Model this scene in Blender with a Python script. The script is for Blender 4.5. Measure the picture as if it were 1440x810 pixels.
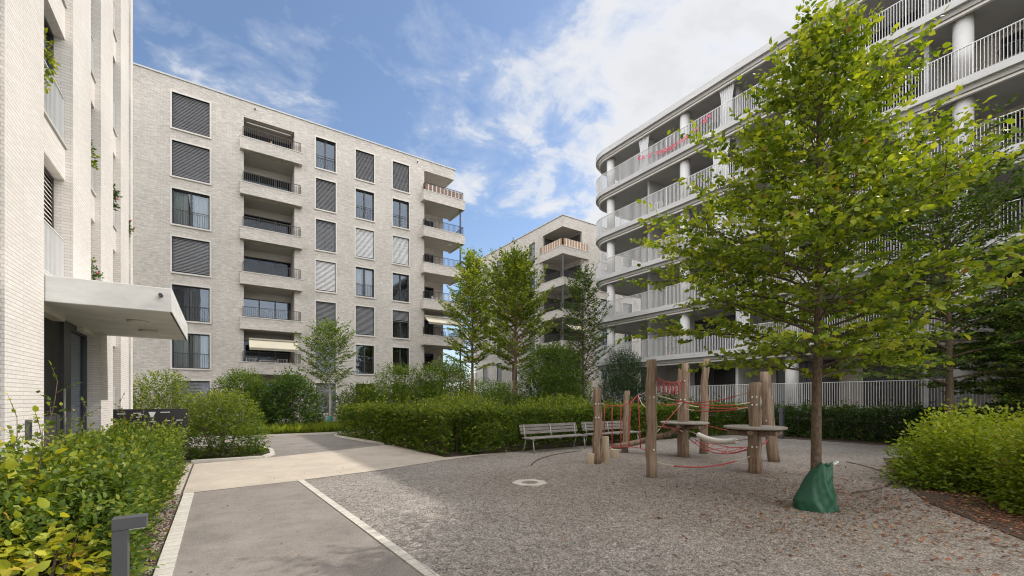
import bpy, math, random
import numpy as np
from math import sin, cos, pi, radians, sqrt
from mathutils import Vector
random.seed(7)
C = bpy.context.scene.collection
SC = bpy.context.scene
for o in list(bpy.data.objects): bpy.data.objects.remove(o)

# ------------------------------------------------------------------ camera
cam_d = bpy.data.cameras.new('camera'); cam = bpy.data.objects.new('camera', cam_d); C.objects.link(cam)
cam.location = (0, 0, 1.7); cam.rotation_euler = (radians(90), 0, radians(-34.2))
cam_d.sensor_width = 36; cam_d.lens = 15.15; cam_d.shift_y = 0.1076
cam_d.clip_start = 0.05; cam_d.clip_end = 3000
SC.camera = cam
SC.cycles.use_denoising = True; SC.cycles.denoising_prefilter = 'ACCURATE'; SC.cycles.filter_width = 1.15
SC.cycles.max_bounces = 7; SC.cycles.diffuse_bounces = 4; SC.cycles.transmission_bounces = 4
SC.cycles.transparent_max_bounces = 8; SC.cycles.glossy_bounces = 3
SC.view_settings.view_transform = 'Standard'; SC.view_settings.look = 'None'
SC.view_settings.exposure = 0.84; SC.view_settings.gamma = 1

# ------------------------------------------------------------------ sun and sky
SUN = Vector((1.0, -0.085, 1.0)).normalized()          # towards the sun
el = math.asin(SUN.z); az = math.atan2(SUN.x, SUN.y)
sl = bpy.data.lights.new('sun', 'SUN'); sl.energy = 2.0; sl.angle = radians(0.55); sl.color = (1.0, 0.955, 0.89)
so = bpy.data.objects.new('sun', sl); C.objects.link(so); so.location = (60, -5, 60)
so.rotation_euler = SUN.to_track_quat('Z', 'Y').to_euler()

W = bpy.data.worlds.new('World'); SC.world = W; W.use_nodes = True
nt = W.node_tree; nt.nodes.clear()
def nn(t, typ, **kw):
    n = t.nodes.new(typ)
    for k, v in kw.items(): setattr(n, k, v)
    return n
def mth(t, op, a, b=None, c=None, clamp=False):
    n = t.nodes.new('ShaderNodeMath'); n.operation = op; n.use_clamp = clamp
    for i, v in enumerate((a, b, c)):
        if v is None: continue
        if isinstance(v, (int, float)): n.inputs[i].default_value = v
        else: t.links.new(v, n.inputs[i])
    return n.outputs[0]
def ramp(t, fac, stops, interp='LINEAR'):
    n = t.nodes.new('ShaderNodeValToRGB'); cr = n.color_ramp; cr.interpolation = interp
    while len(cr.elements) < len(stops): cr.elements.new(0.5)
    for e, (p, c) in zip(cr.elements, stops):
        e.position = p; e.color = (c, c, c, 1) if isinstance(c, (int, float)) else (*c, 1)
    t.links.new(fac, n.inputs[0]); return n.outputs[0]
sky = nn(nt, 'ShaderNodeTexSky', sky_type='NISHITA', sun_disc=False, sun_elevation=el, sun_rotation=az)
sky.air_density = 1.0; sky.dust_density = 0.7; sky.ozone_density = 2.6
tc = nn(nt, 'ShaderNodeTexCoord'); sep = nn(nt, 'ShaderNodeSeparateXYZ'); nt.links.new(tc.outputs['Generated'], sep.inputs[0])
zc = mth(nt, 'ADD', mth(nt, 'MAXIMUM', sep.outputs[2], 0.0), 0.16)
px = mth(nt, 'DIVIDE', sep.outputs[0], zc); py = mth(nt, 'DIVIDE', sep.outputs[1], zc)
cmb = nn(nt, 'ShaderNodeCombineXYZ'); nt.links.new(px, cmb.inputs[0]); nt.links.new(py, cmb.inputs[1])
n1 = nn(nt, 'ShaderNodeTexNoise'); n1.inputs['Scale'].default_value = 2.3; n1.inputs['Detail'].default_value = 10; n1.inputs['Roughness'].default_value = 0.60; n1.inputs['Distortion'].default_value = 0.35
nt.links.new(cmb.outputs[0], n1.inputs['Vector'])
n2 = nn(nt, 'ShaderNodeTexNoise'); n2.inputs['Scale'].default_value = 5.5; n2.inputs['Detail'].default_value = 8; n2.inputs['Roughness'].default_value = 0.6; n2.inputs['Distortion'].default_value = 0.5
nt.links.new(cmb.outputs[0], n2.inputs['Vector'])
# azimuth bias: clouds thicken towards the sun (+X)
hl = mth(nt, 'SQRT', mth(nt, 'ADD', mth(nt, 'MULTIPLY', sep.outputs[0], sep.outputs[0]), mth(nt, 'MULTIPLY', sep.outputs[1], sep.outputs[1])))
ax = mth(nt, 'DIVIDE', sep.outputs[0], mth(nt, 'MAXIMUM', hl, 0.001))
bias = nn(nt, 'ShaderNodeMapRange'); bias.interpolation_type = 'SMOOTHSTEP'
nt.links.new(ax, bias.inputs[0]); bias.inputs[1].default_value = 0.42; bias.inputs[2].default_value = 0.97; bias.inputs[3].default_value = -0.02; bias.inputs[4].default_value = 0.20
back0 = nn(nt, 'ShaderNodeMapRange'); nt.links.new(mth(nt, 'ADD', sep.outputs[1], mth(nt, 'MULTIPLY', sep.outputs[0], 0.8)), back0.inputs[0]); back0.inputs[1].default_value = 0.35; back0.inputs[2].default_value = -0.2; back0.inputs[3].default_value = 0; back0.inputs[4].default_value = 0.30  # extra cloud cover added out of view, to light the facades
dens = mth(nt, 'ADD', mth(nt, 'ADD', mth(nt, 'ADD', mth(nt, 'MULTIPLY', n1.outputs[0], 0.56), mth(nt, 'MULTIPLY', n2.outputs[0], 0.44)), bias.outputs[0]), back0.outputs[0])
mask = ramp(nt, dens, [(0.47, 0.03), (0.53, 0.25), (0.575, 0.68), (0.66, 0.93), (0.8, 1.0)])
ccol = ramp(nt, dens, [(0.5, (0.78, 0.86, 0.98)), (0.62, (1.0, 0.99, 0.98)), (0.72, (0.86, 0.87, 0.89)), (0.9, (0.97, 0.96, 0.95))])
b1 = nn(nt, 'ShaderNodeBackground'); nt.links.new(sky.outputs[0], b1.inputs[0]); b1.inputs[1].default_value = 0.098
# unseen cloud behind the camera and to the left, added and brightened as fill
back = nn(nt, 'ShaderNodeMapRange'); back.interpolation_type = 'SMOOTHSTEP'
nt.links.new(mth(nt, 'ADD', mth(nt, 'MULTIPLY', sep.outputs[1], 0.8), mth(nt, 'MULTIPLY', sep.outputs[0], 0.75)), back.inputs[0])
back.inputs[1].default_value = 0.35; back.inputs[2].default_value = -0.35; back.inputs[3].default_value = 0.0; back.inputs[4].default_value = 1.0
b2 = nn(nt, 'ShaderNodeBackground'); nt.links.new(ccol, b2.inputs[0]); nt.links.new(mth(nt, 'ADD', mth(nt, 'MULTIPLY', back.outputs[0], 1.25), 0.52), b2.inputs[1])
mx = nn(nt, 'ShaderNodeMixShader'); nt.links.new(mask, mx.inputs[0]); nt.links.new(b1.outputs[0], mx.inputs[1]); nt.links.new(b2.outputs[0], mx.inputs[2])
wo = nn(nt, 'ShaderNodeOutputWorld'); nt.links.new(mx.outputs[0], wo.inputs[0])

# ------------------------------------------------------------------ materials
MATS = {}
def pmat(name, col, rough=0.7, var=0.0, vscale=3.0, bump=0.0, bscale=60.0, metal=0.0, spec=0.5, stretch=(1, 1, 1), col2=None):
    m = bpy.data.materials.new(name); m.use_nodes = True; t = m.node_tree; b = t.nodes['Principled BSDF']
    b.inputs['Roughness'].default_value = rough; b.inputs['Metallic'].default_value = metal
    b.inputs['Specular IOR Level'].default_value = spec
    tcn = nn(t, 'ShaderNodeTexCoord'); mp = nn(t, 'ShaderNodeMapping'); mp.inputs['Scale'].default_value = stretch
    t.links.new(tcn.outputs['Object'], mp.inputs[0])
    no = nn(t, 'ShaderNodeTexNoise'); no.inputs['Scale'].default_value = vscale; no.inputs['Detail'].default_value = 7; no.inputs['Roughness'].default_value = 0.62
    t.links.new(mp.outputs[0], no.inputs['Vector'])
    c2 = col2 if col2 else tuple(c*(1+var) for c in col)
    c1 = tuple(c*(1-var) for c in col) if not col2 else col
    t.links.new(ramp(t, no.outputs[0], [(0.32, c1), (0.68, c2)]), b.inputs['Base Color'])
    if bump:
        n2 = nn(t, 'ShaderNodeTexNoise'); n2.inputs['Scale'].default_value = bscale; n2.inputs['Detail'].default_value = 5
        t.links.new(mp.outputs[0], n2.inputs['Vector'])
        bp = nn(t, 'ShaderNodeBump'); bp.inputs['Strength'].default_value = bump; bp.inputs['Distance'].default_value = 0.02
        t.links.new(n2.outputs[0], bp.inputs['Height']); t.links.new(bp.outputs[0], b.inputs['Normal'])
    MATS[name] = m; return m

def brick_mat(name, c1, c2, mortar, bump=0.5, stain=0.12):
    m = bpy.data.materials.new(name); m.use_nodes = True; t = m.node_tree; b = t.nodes['Principled BSDF']; b.inputs['Roughness'].default_value = 0.85
    b.inputs['Specular IOR Level'].default_value = 0.25
    tcn = nn(t, 'ShaderNodeTexCoord'); s = nn(t, 'ShaderNodeSeparateXYZ'); t.links.new(tcn.outputs['Object'], s.inputs[0])
    u = mth(t, 'ADD', s.outputs[0], s.outputs[1]); cv = nn(t, 'ShaderNodeCombineXYZ'); t.links.new(u, cv.inputs[0]); t.links.new(s.outputs[2], cv.inputs[1])
    br = nn(t, 'ShaderNodeTexBrick'); br.offset = 0.5; br.inputs['Scale'].default_value = 1.0
    br.inputs['Brick Width'].default_value = 0.30; br.inputs['Row Height'].default_value = 0.062; br.inputs['Mortar Size'].default_value = 0.007
    br.inputs['Mortar Smooth'].default_value = 0.3; br.inputs['Bias'].default_value = 0.0
    br.inputs['Color1'].default_value = (*c1, 1); br.inputs['Color2'].default_value = (*c2, 1); br.inputs['Mortar'].default_value = (*mortar, 1)
    t.links.new(cv.outputs[0], br.inputs['Vector'])
    # streaky courses seen from far off, and large soft weathering
    mp = nn(t, 'ShaderNodeMapping'); mp.inputs['Scale'].default_value = (3.6, 13, 1); t.links.new(cv.outputs[0], mp.inputs[0])
    no = nn(t, 'ShaderNodeTexNoise'); no.inputs['Scale'].default_value = 1.0; no.inputs['Detail'].default_value = 6; no.inputs['Roughness'].default_value = 0.8; t.links.new(mp.outputs[0], no.inputs['Vector'])
    n3 = nn(t, 'ShaderNodeTexNoise'); n3.inputs['Scale'].default_value = 0.45; n3.inputs['Detail'].default_value = 5; t.links.new(cv.outputs[0], n3.inputs['Vector'])
    f = mth(t, 'ADD', ramp(t, no.outputs[0], [(0.35, 1-stain), (0.68, 1+stain*0.8)]), mth(t, 'MULTIPLY', mth(t, 'SUBTRACT', n3.outputs[0], 0.5), 0.34))
    mxn = nn(t, 'ShaderNodeVectorMath', operation='SCALE'); t.links.new(br.outputs['Color'], mxn.inputs[0]); t.links.new(f, mxn.inputs['Scale'])
    t.links.new(mxn.outputs[0], b.inputs['Base Color'])
    hgt = mth(t, 'ADD', mth(t, 'SUBTRACT', 1.0, br.outputs['Fac']), mth(t, 'MULTIPLY', no.outputs[0], 0.7))
    bp = nn(t, 'ShaderNodeBump'); bp.inputs['Strength'].default_value = bump; bp.inputs['Distance'].default_value = 0.008
    t.links.new(hgt, bp.inputs['Height']); t.links.new(bp.outputs[0], b.inputs['Normal'])
    MATS[name] = m; return m
M = MATS
brick_mat('brick_grey', (0.60, 0.55, 0.50), (0.48, 0.445, 0.405), (0.40, 0.37, 0.335), 0.6, 0.26)
brick_mat('brick_white', (0.76, 0.715, 0.67), (0.70, 0.655, 0.61), (0.58, 0.54, 0.50), 0.7, 0.05)
pmat('stone_trim', (0.56, 0.53, 0.49), 0.75, 0.05, 5, 0.15, 80)
pmat('soffit_render', (0.50, 0.47, 0.43), 0.9, 0.05, 1.2)
pmat('roof_metal', (0.42, 0.42, 0.42), 0.5, 0.06, 2)
pmat('dark_metal', (0.045, 0.045, 0.047), 0.45, 0.15, 8, spec=0.5)
pmat('rail_metal', (0.035, 0.032, 0.03), 0.45, 0.15, 8)
pmat('blind_dark', (0.15, 0.15, 0.155), 0.5, 0.08, 3, metal=0.0)
pmat('blind_white', (0.62, 0.61, 0.60), 0.6, 0.05, 3)
pmat('blind_cream', (0.66, 0.60, 0.53), 0.6, 0.04, 3)
pmat('screen_grey', (0.20, 0.20, 0.21), 0.75, 0.06, 3)
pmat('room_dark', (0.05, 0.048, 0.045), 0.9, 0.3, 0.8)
pmat('curtain_white', (0.66, 0.66, 0.63), 0.9, 0.1, 3, stretch=(9, 9, 0.4))
pmat('canvas_beige', (0.42, 0.385, 0.30), 0.9, 0.05, 2)
pmat('canopy_concrete', (0.64, 0.63, 0.61), 0.7, 0.14, 1.3, 0.08, 30, stretch=(1, 1, 3.2))
pmat('grey_concrete', (0.40, 0.385, 0.37), 0.8, 0.08, 1.1, 0.1, 30)
pmat('band_paint', (0.46, 0.45, 0.445), 0.7, 0.13, 1.0, 0.06, 40, stretch=(0.5, 0.5, 2))
pmat('column_paint', (0.60, 0.59, 0.58), 0.6, 0.03, 2)
pmat('fin_metal', (0.76, 0.755, 0.75), 0.38, 0.03, 6, metal=0.15)
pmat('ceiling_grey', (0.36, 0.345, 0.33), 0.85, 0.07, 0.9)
pmat('wall_beige', (0.44, 0.40, 0.36), 0.85, 0.05, 1.0)
pmat('strip_light', (0.60, 0.56, 0.52), 0.5, 0.03, 2)
pmat('drape_grey', (0.66, 0.66, 0.67), 0.9, 0.08, 4, stretch=(1, 9, 0.4))
pmat('aged_wood', (0.15, 0.085, 0.050), 0.85, 0, 2.0, 1.0, 20, stretch=(8, 8, 0.5), col2=(0.42, 0.315, 0.225))
pmat('deck_wood', (0.22, 0.19, 0.155), 0.85, 0, 3, 0.4, 30, stretch=(1, 8, 6), col2=(0.40, 0.36, 0.31))
pmat('stump_wood', (0.40, 0.31, 0.20), 0.85, 0, 3, 0.4, 26, stretch=(6, 6, 0.8), col2=(0.56, 0.47, 0.34))
pmat('bench_wood', (0.17, 0.15, 0.135), 0.8, 0, 4, 0.35, 40, stretch=(0.7, 8, 8), col2=(0.34, 0.31, 0.285))
pmat('bench_iron', (0.36, 0.35, 0.33), 0.5, 0.08, 8)
pmat('rope_red', (0.43, 0.06, 0.06), 0.75, 0.25, 40, 0.3, 200)
pmat('rope_beige', (0.55, 0.46, 0.35), 0.85, 0.2, 40, 0.3, 200)
pmat('rope_white', (0.66, 0.62, 0.54), 0.85, 0.15, 40, 0.3, 150)
pmat('clamp_white', (0.8, 0.8, 0.78), 0.35, 0.02, 5)
pmat('bag_green', (0.010, 0.080, 0.038), 0.55, 0.2, 6, 0.3, 12)
pmat('bag_teal', (0.03, 0.20, 0.15), 0.5, 0.2, 6)
pmat('bollard_grey', (0.072, 0.074, 0.082), 0.42, 0.06, 6)
pmat('sign_black', (0.018, 0.014, 0.016), 0.35, 0.1, 4)
pmat('sign_white', (0.8, 0.8, 0.78), 0.5, 0.0, 4)
pmat('asphalt_path', (0.235, 0.205, 0.18), 0.85, 0.17, 1.3, 0.35, 240)
pmat('asphalt_road', (0.21, 0.185, 0.165), 0.85, 0.16, 1.2, 0.35, 240)
pmat('concrete_slab', (0.47, 0.405, 0.33), 0.85, 0.12, 0.9, 0.2, 180)
pmat('joint_dark', (0.07, 0.06, 0.05), 0.9, 0.2, 8)
pmat('soil', (0.075, 0.05, 0.035), 0.95, 0.4, 14, 0.8, 50)
pmat('turf', (0.07, 0.10, 0.03), 0.95, 0.35, 9, 0.8, 60)
pmat('terracotta', (0.40, 0.17, 0.09), 0.8, 0.1, 5)
pmat('pot_white', (0.7, 0.69, 0.66), 0.6, 0.04, 5)
pmat('wicker', (0.42, 0.25, 0.13), 0.8, 0.25, 50)
pmat('slat_orange', (0.34, 0.21, 0.13), 0.8, 0.15, 9)
pmat('slat_brown', (0.33, 0.20, 0.15), 0.8, 0.15, 9)
pmat('slat_white', (0.68, 0.66, 0.62), 0.7, 0.05, 9)
pmat('letter_pink', (0.72, 0.06, 0.13), 0.6, 0.1, 9)
pmat('fabric_blue', (0.22, 0.33, 0.55), 0.9, 0.2, 9)
pmat('flower_pink', (0.75, 0.14, 0.28), 0.7, 0.15, 9)
pmat('flower_red', (0.62, 0.02, 0.03), 0.7, 0.15, 9)
pmat('bark_dark', (0.065, 0.045, 0.03), 0.9, 0, 30, 0.9, 60, stretch=(1, 1, 0.5), col2=(0.17, 0.12, 0.08))
pmat('bark_red', (0.16, 0.085, 0.055), 0.9, 0, 5, 0.6, 24, stretch=(1, 1, 0.3), col2=(0.27, 0.15, 0.10))
pmat('bark_pale', (0.34, 0.31, 0.26), 0.9, 0, 5, 0.5, 24, stretch=(1, 1, 0.3), col2=(0.47, 0.44, 0.38))
pmat('rubber_edge', (0.10, 0.075, 0.055), 0.9, 0.2, 12)
pmat('pale_stone', (0.60, 0.55, 0.47), 0.85, 0.10, 18, 0.5, 60)

def kerb_mat():
    m = bpy.data.materials.new('kerb_pavers'); m.use_nodes = True; t = m.node_tree; b = t.nodes['Principled BSDF']; b.inputs['Roughness'].default_value = 0.85
    tcn = nn(t, 'ShaderNodeTexCoord'); br = nn(t, 'ShaderNodeTexBrick'); br.offset = 0; br.inputs['Scale'].default_value = 1
    br.inputs['Brick Width'].default_value = 3.0; br.inputs['Row Height'].default_value = 0.16; br.inputs['Mortar Size'].default_value = 0.006
    br.inputs['Color1'].default_value = (0.58, 0.54, 0.47, 1); br.inputs['Color2'].default_value = (0.48, 0.44, 0.385, 1); br.inputs['Mortar'].default_value = (0.30, 0.27, 0.23, 1)
    mp = nn(t, 'ShaderNodeMapping'); mp.inputs['Location'].default_value = (1.3, 0, 0)
    t.links.new(tcn.outputs['Object'], mp.inputs[0]); t.links.new(mp.outputs[0], br.inputs['Vector']); 
    no = nn(t, 'ShaderNodeTexNoise'); no.inputs['Scale'].default_value = 30; t.links.new(tcn.outputs['Object'], no.inputs['Vector'])
    sc_ = nn(t, 'ShaderNodeVectorMath', operation='SCALE'); t.links.new(br.outputs['Color'], sc_.inputs[0]); t.links.new(ramp(t, no.outputs[0], [(0.3, 0.88), (0.7, 1.1)]), sc_.inputs['Scale'])
    t.links.new(sc_.outputs[0], b.inputs['Base Color']); MATS['kerb_pavers'] = m
kerb_mat()
def speckle(name, amp, scale, blot):
    m = M[name]; t = m.node_tree; b = t.nodes['Principled BSDF']; ln = b.inputs['Base Color'].links[0]; src = ln.from_socket
    tcn = nn(t, 'ShaderNodeTexCoord'); v = nn(t, 'ShaderNodeTexVoronoi'); v.inputs['Scale'].default_value = scale; t.links.new(tcn.outputs['Object'], v.inputs['Vector'])
    s_ = nn(t, 'ShaderNodeSeparateColor'); t.links.new(v.outputs['Color'], s_.inputs[0])
    no = nn(t, 'ShaderNodeTexNoise'); no.inputs['Scale'].default_value = 2.3; no.inputs['Detail'].default_value = 8; no.inputs['Roughness'].default_value = 0.7; no.inputs['Distortion'].default_value = 1.2; t.links.new(tcn.outputs['Object'], no.inputs['Vector'])
    sp_ = nn(t, 'ShaderNodeTexNoise'); sp_.inputs['Scale'].default_value = 9; sp_.inputs['Detail'].default_value = 3; t.links.new(tcn.outputs['Object'], sp_.inputs['Vector'])
    f = mth(t, 'MULTIPLY', ramp(t, s_.outputs[0], [(0, 1-amp), (1, 1+amp)]), ramp(t, no.outputs[0], [(0.38, 1-blot), (0.5, 1.0), (0.66, 1+blot*0.6)]))
    f = mth(t, 'MULTIPLY', f, ramp(t, sp_.outputs[0], [(0.27, 0.62), (0.31, 1.0)]))
    sc_ = nn(t, 'ShaderNodeVectorMath', operation='SCALE'); t.links.new(src, sc_.inputs[0]); t.links.new(f, sc_.inputs['Scale']); t.links.new(sc_.outputs[0], b.inputs['Base Color'])
speckle('asphalt_path', 0.28, 150, 0.10); speckle('asphalt_road', 0.25, 120, 0.14); speckle('concrete_slab', 0.08, 160, 0.07)

def gravel_mat():
    m = bpy.data.materials.new('gravel'); m.use_nodes = True; t = m.node_tree; b = t.nodes['Principled BSDF']; b.inputs['Roughness'].default_value = 0.9
    b.inputs['Specular IOR Level'].default_value = 0.25
    tcn = nn(t, 'ShaderNodeTexCoord'); O = tcn.outputs['Object']
    v = nn(t, 'ShaderNodeTexVoronoi'); v.inputs['Scale'].default_value = 78; t.links.new(O, v.inputs['Vector'])
    s = nn(t, 'ShaderNodeSeparateColor'); t.links.new(v.outputs['Color'], s.inputs[0])
    v2 = nn(t, 'ShaderNodeTexVoronoi'); v2.inputs['Scale'].default_value = 17; t.links.new(O, v2.inputs['Vector'])
    s2 = nn(t, 'ShaderNodeSeparateColor'); t.links.new(v2.outputs['Color'], s2.inputs[0])
    big = nn(t, 'ShaderNodeTexNoise'); big.inputs['Scale'].default_value = 0.5; big.inputs['Detail'].default_value = 7; big.inputs['Roughness'].default_value = 0.62; t.links.new(O, big.inputs['Vector'])
    grey = ramp(t, s.outputs[0], [(0.0, (0.12, 0.10, 0.085)), (0.35, (0.228, 0.200, 0.174)), (0.7, (0.308, 0.275, 0.243)), (1.0, (0.46, 0.43, 0.395))])
    tan = ramp(t, s.outputs[0], [(0.0, (0.11, 0.085, 0.066)), (0.35, (0.225, 0.188, 0.155)), (0.7, (0.325, 0.276, 0.232)), (1.0, (0.50, 0.45, 0.385))])
    # the play surface: warmer chips inside the fall zone round (9.6, 5.6)
    sp = nn(t, 'ShaderNodeSeparateXYZ'); t.links.new(O, sp.inputs[0])
    dx = mth(t, 'SUBTRACT', sp.outputs[0], 9.4); dy = mth(t, 'SUBTRACT', sp.outputs[1], 4.8)
    r = mth(t, 'SQRT', mth(t, 'ADD', mth(t, 'MULTIPLY', dx, dx), mth(t, 'MULTIPLY', dy, dy)))
    r = mth(t, 'ADD', r, mth(t, 'MULTIPLY', mth(t, 'SUBTRACT', big.outputs[0], 0.5), 6.0))
    k = nn(t, 'ShaderNodeMapRange'); k.interpolation_type = 'SMOOTHSTEP'; t.links.new(r, k.inputs[0]); k.inputs[1].default_value = 4.0; k.inputs[2].default_value = 8.0; k.inputs[3].default_value = 1; k.inputs[4].default_value = 0
    mxc = nn(t, 'ShaderNodeMix', data_type='RGBA'); t.links.new(k.outputs[0], mxc.inputs['Factor']); t.links.new(grey, mxc.inputs[6]); t.links.new(tan, mxc.inputs[7])
    f = mth(t, 'MULTIPLY', ramp(t, big.outputs[0], [(0.3, 0.84), (0.7, 1.14)]), ramp(t, s2.outputs[1], [(0, 0.80), (1, 1.2)]))
    sc_ = nn(t, 'ShaderNodeVectorMath', operation='SCALE'); t.links.new(mxc.outputs[2], sc_.inputs[0]); t.links.new(f, sc_.inputs['Scale'])
    t.links.new(sc_.outputs[0], b.inputs['Base Color'])
    bp = nn(t, 'ShaderNodeBump'); bp.inputs['Strength'].default_value = 0.55; bp.inputs['Distance'].default_value = 0.008
    t.links.new(mth(t, 'ADD', mth(t, 'MULTIPLY', v.outputs['Distance'], -1.0), s.outputs[1]), bp.inputs['Height']); t.links.new(bp.outputs[0], b.inputs['Normal'])
    MATS['gravel'] = m
gravel_mat()

def glass_mat():
    m = bpy.data.materials.new('window_glass'); m.use_nodes = True; t = m.node_tree; t.nodes.clear()
    tr = nn(t, 'ShaderNodeBsdfTransparent'); tr.inputs[0].default_value = (0.72, 0.76, 0.76, 1)
    gl = nn(t, 'ShaderNodeBsdfGlossy'); gl.inputs['Roughness'].default_value = 0.015; gl.inputs[0].default_value = (0.72, 0.84, 1, 1)
    tcn = nn(t, 'ShaderNodeTexCoord'); no = nn(t, 'ShaderNodeTexNoise'); no.inputs['Scale'].default_value = 0.9; t.links.new(tcn.outputs['Object'], no.inputs['Vector'])
    bp = nn(t, 'ShaderNodeBump'); bp.inputs['Strength'].default_value = 0.02; bp.inputs['Distance'].default_value = 0.03; t.links.new(no.outputs[0], bp.inputs['Height']); t.links.new(bp.outputs[0], gl.inputs['Normal'])
    fr = nn(t, 'ShaderNodeFresnel'); fr.inputs[0].default_value = 1.5
    f = mth(t, 'ADD', mth(t, 'MULTIPLY', fr.outputs[0], 1.3), 0.06, clamp=True)
    mxs = nn(t, 'ShaderNodeMixShader'); t.links.new(f, mxs.inputs[0]); t.links.new(tr.outputs[0], mxs.inputs[1]); t.links.new(gl.outputs[0], mxs.inputs[2])
    o = nn(t, 'ShaderNodeOutputMaterial'); t.links.new(mxs.outputs[0], o.inputs[0]); MATS['window_glass'] = m
glass_mat()
m_ = M['window_glass'].copy(); m_.name = 'balcony_glass'; M['balcony_glass'] = m_
for n_ in m_.node_tree.nodes:
    if n_.type == 'MATH' and n_.operation == 'MULTIPLY': n_.inputs[1].default_value = 0.5
    if n_.type == 'MATH' and n_.operation == 'ADD': n_.inputs[1].default_value = 0.015
    if n_.type == 'BSDF_TRANSPARENT': n_.inputs[0].default_value = (0.5, 0.52, 0.52, 1)

def leaf_mat(name, cols, trans=0.37, rough=0.48):
    m = bpy.data.materials.new(name); m.use_nodes = True; t = m.node_tree; t.nodes.clear()
    at = nn(t, 'ShaderNodeAttribute'); at.attribute_name = 'tint'
    col = ramp(t, at.outputs['Fac'], cols)
    p = nn(t, 'ShaderNodeBsdfPrincipled'); p.inputs['Roughness'].default_value = rough; p.inputs['Specular IOR Level'].default_value = 0.28
    t.links.new(col, p.inputs['Base Color'])
    sc_ = nn(t, 'ShaderNodeVectorMath', operation='MULTIPLY'); t.links.new(col, sc_.inputs[0]); sc_.inputs[1].default_value = (1.75, 1.65, 0.6)
    tl = nn(t, 'ShaderNodeBsdfTranslucent'); t.links.new(sc_.outputs[0], tl.inputs[0])
    mxs = nn(t, 'ShaderNodeMixShader'); mxs.inputs[0].default_value = trans
    t.links.new(p.outputs[0], mxs.inputs[1]); t.links.new(tl.outputs[0], mxs.inputs[2])
    o = nn(t, 'ShaderNodeOutputMaterial'); t.links.new(mxs.outputs[0], o.inputs[0]); MATS[name] = m
leaf_mat('leaf_lime', [(0, (0.048, 0.088, 0.009)), (0.45, (0.128, 0.190, 0.016)), (0.85, (0.285, 0.335, 0.027)), (0.995, (0.34, 0.36, 0.04)), (1.0, (0.36, 0.2, 0.05))])
leaf_mat('leaf_mid', [(0, (0.026, 0.052, 0.010)), (0.5, (0.060, 0.106, 0.016)), (0.85, (0.13, 0.20, 0.032)), (1.0, (0.24, 0.26, 0.04))])
leaf_mat('leaf_dark', [(0, (0.022, 0.050, 0.012)), (0.5, (0.042, 0.085, 0.018)), (0.85, (0.072, 0.125, 0.026)), (1.0, (0.16, 0.19, 0.04))])
leaf_mat('leaf_yellow', [(0, (0.09, 0.14, 0.02)), (0.35, (0.16, 0.23, 0.03)), (0.65, (0.33, 0.36, 0.035)), (0.92, (0.52, 0.48, 0.05)), (1.0, (0.45, 0.25, 0.06))])
leaf_mat('leaf_hedge', [(0, (0.026, 0.054, 0.009)), (0.45, (0.066, 0.114, 0.015)), (0.78, (0.150, 0.205, 0.024)), (0.97, (0.27, 0.29, 0.035)), (1.0, (0.30, 0.19, 0.05))])
leaf_mat('leaf_yew', [(0, (0.018, 0.036, 0.014)), (0.6, (0.032, 0.062, 0.022)), (1.0, (0.06, 0.10, 0.035))], 0.15)
leaf_mat('leaf_litter', [(0, (0.10, 0.045, 0.025)), (0.5, (0.24, 0.10, 0.05)), (0.85, (0.42, 0.17, 0.08)), (1.0, (0.5, 0.38, 0.2))], 0.15, 0.7)
leaf_mat('leaf_grass', [(0, (0.10, 0.16, 0.02)), (0.5, (0.19, 0.25, 0.03)), (1.0, (0.33, 0.32, 0.05))], 0.4)

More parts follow.
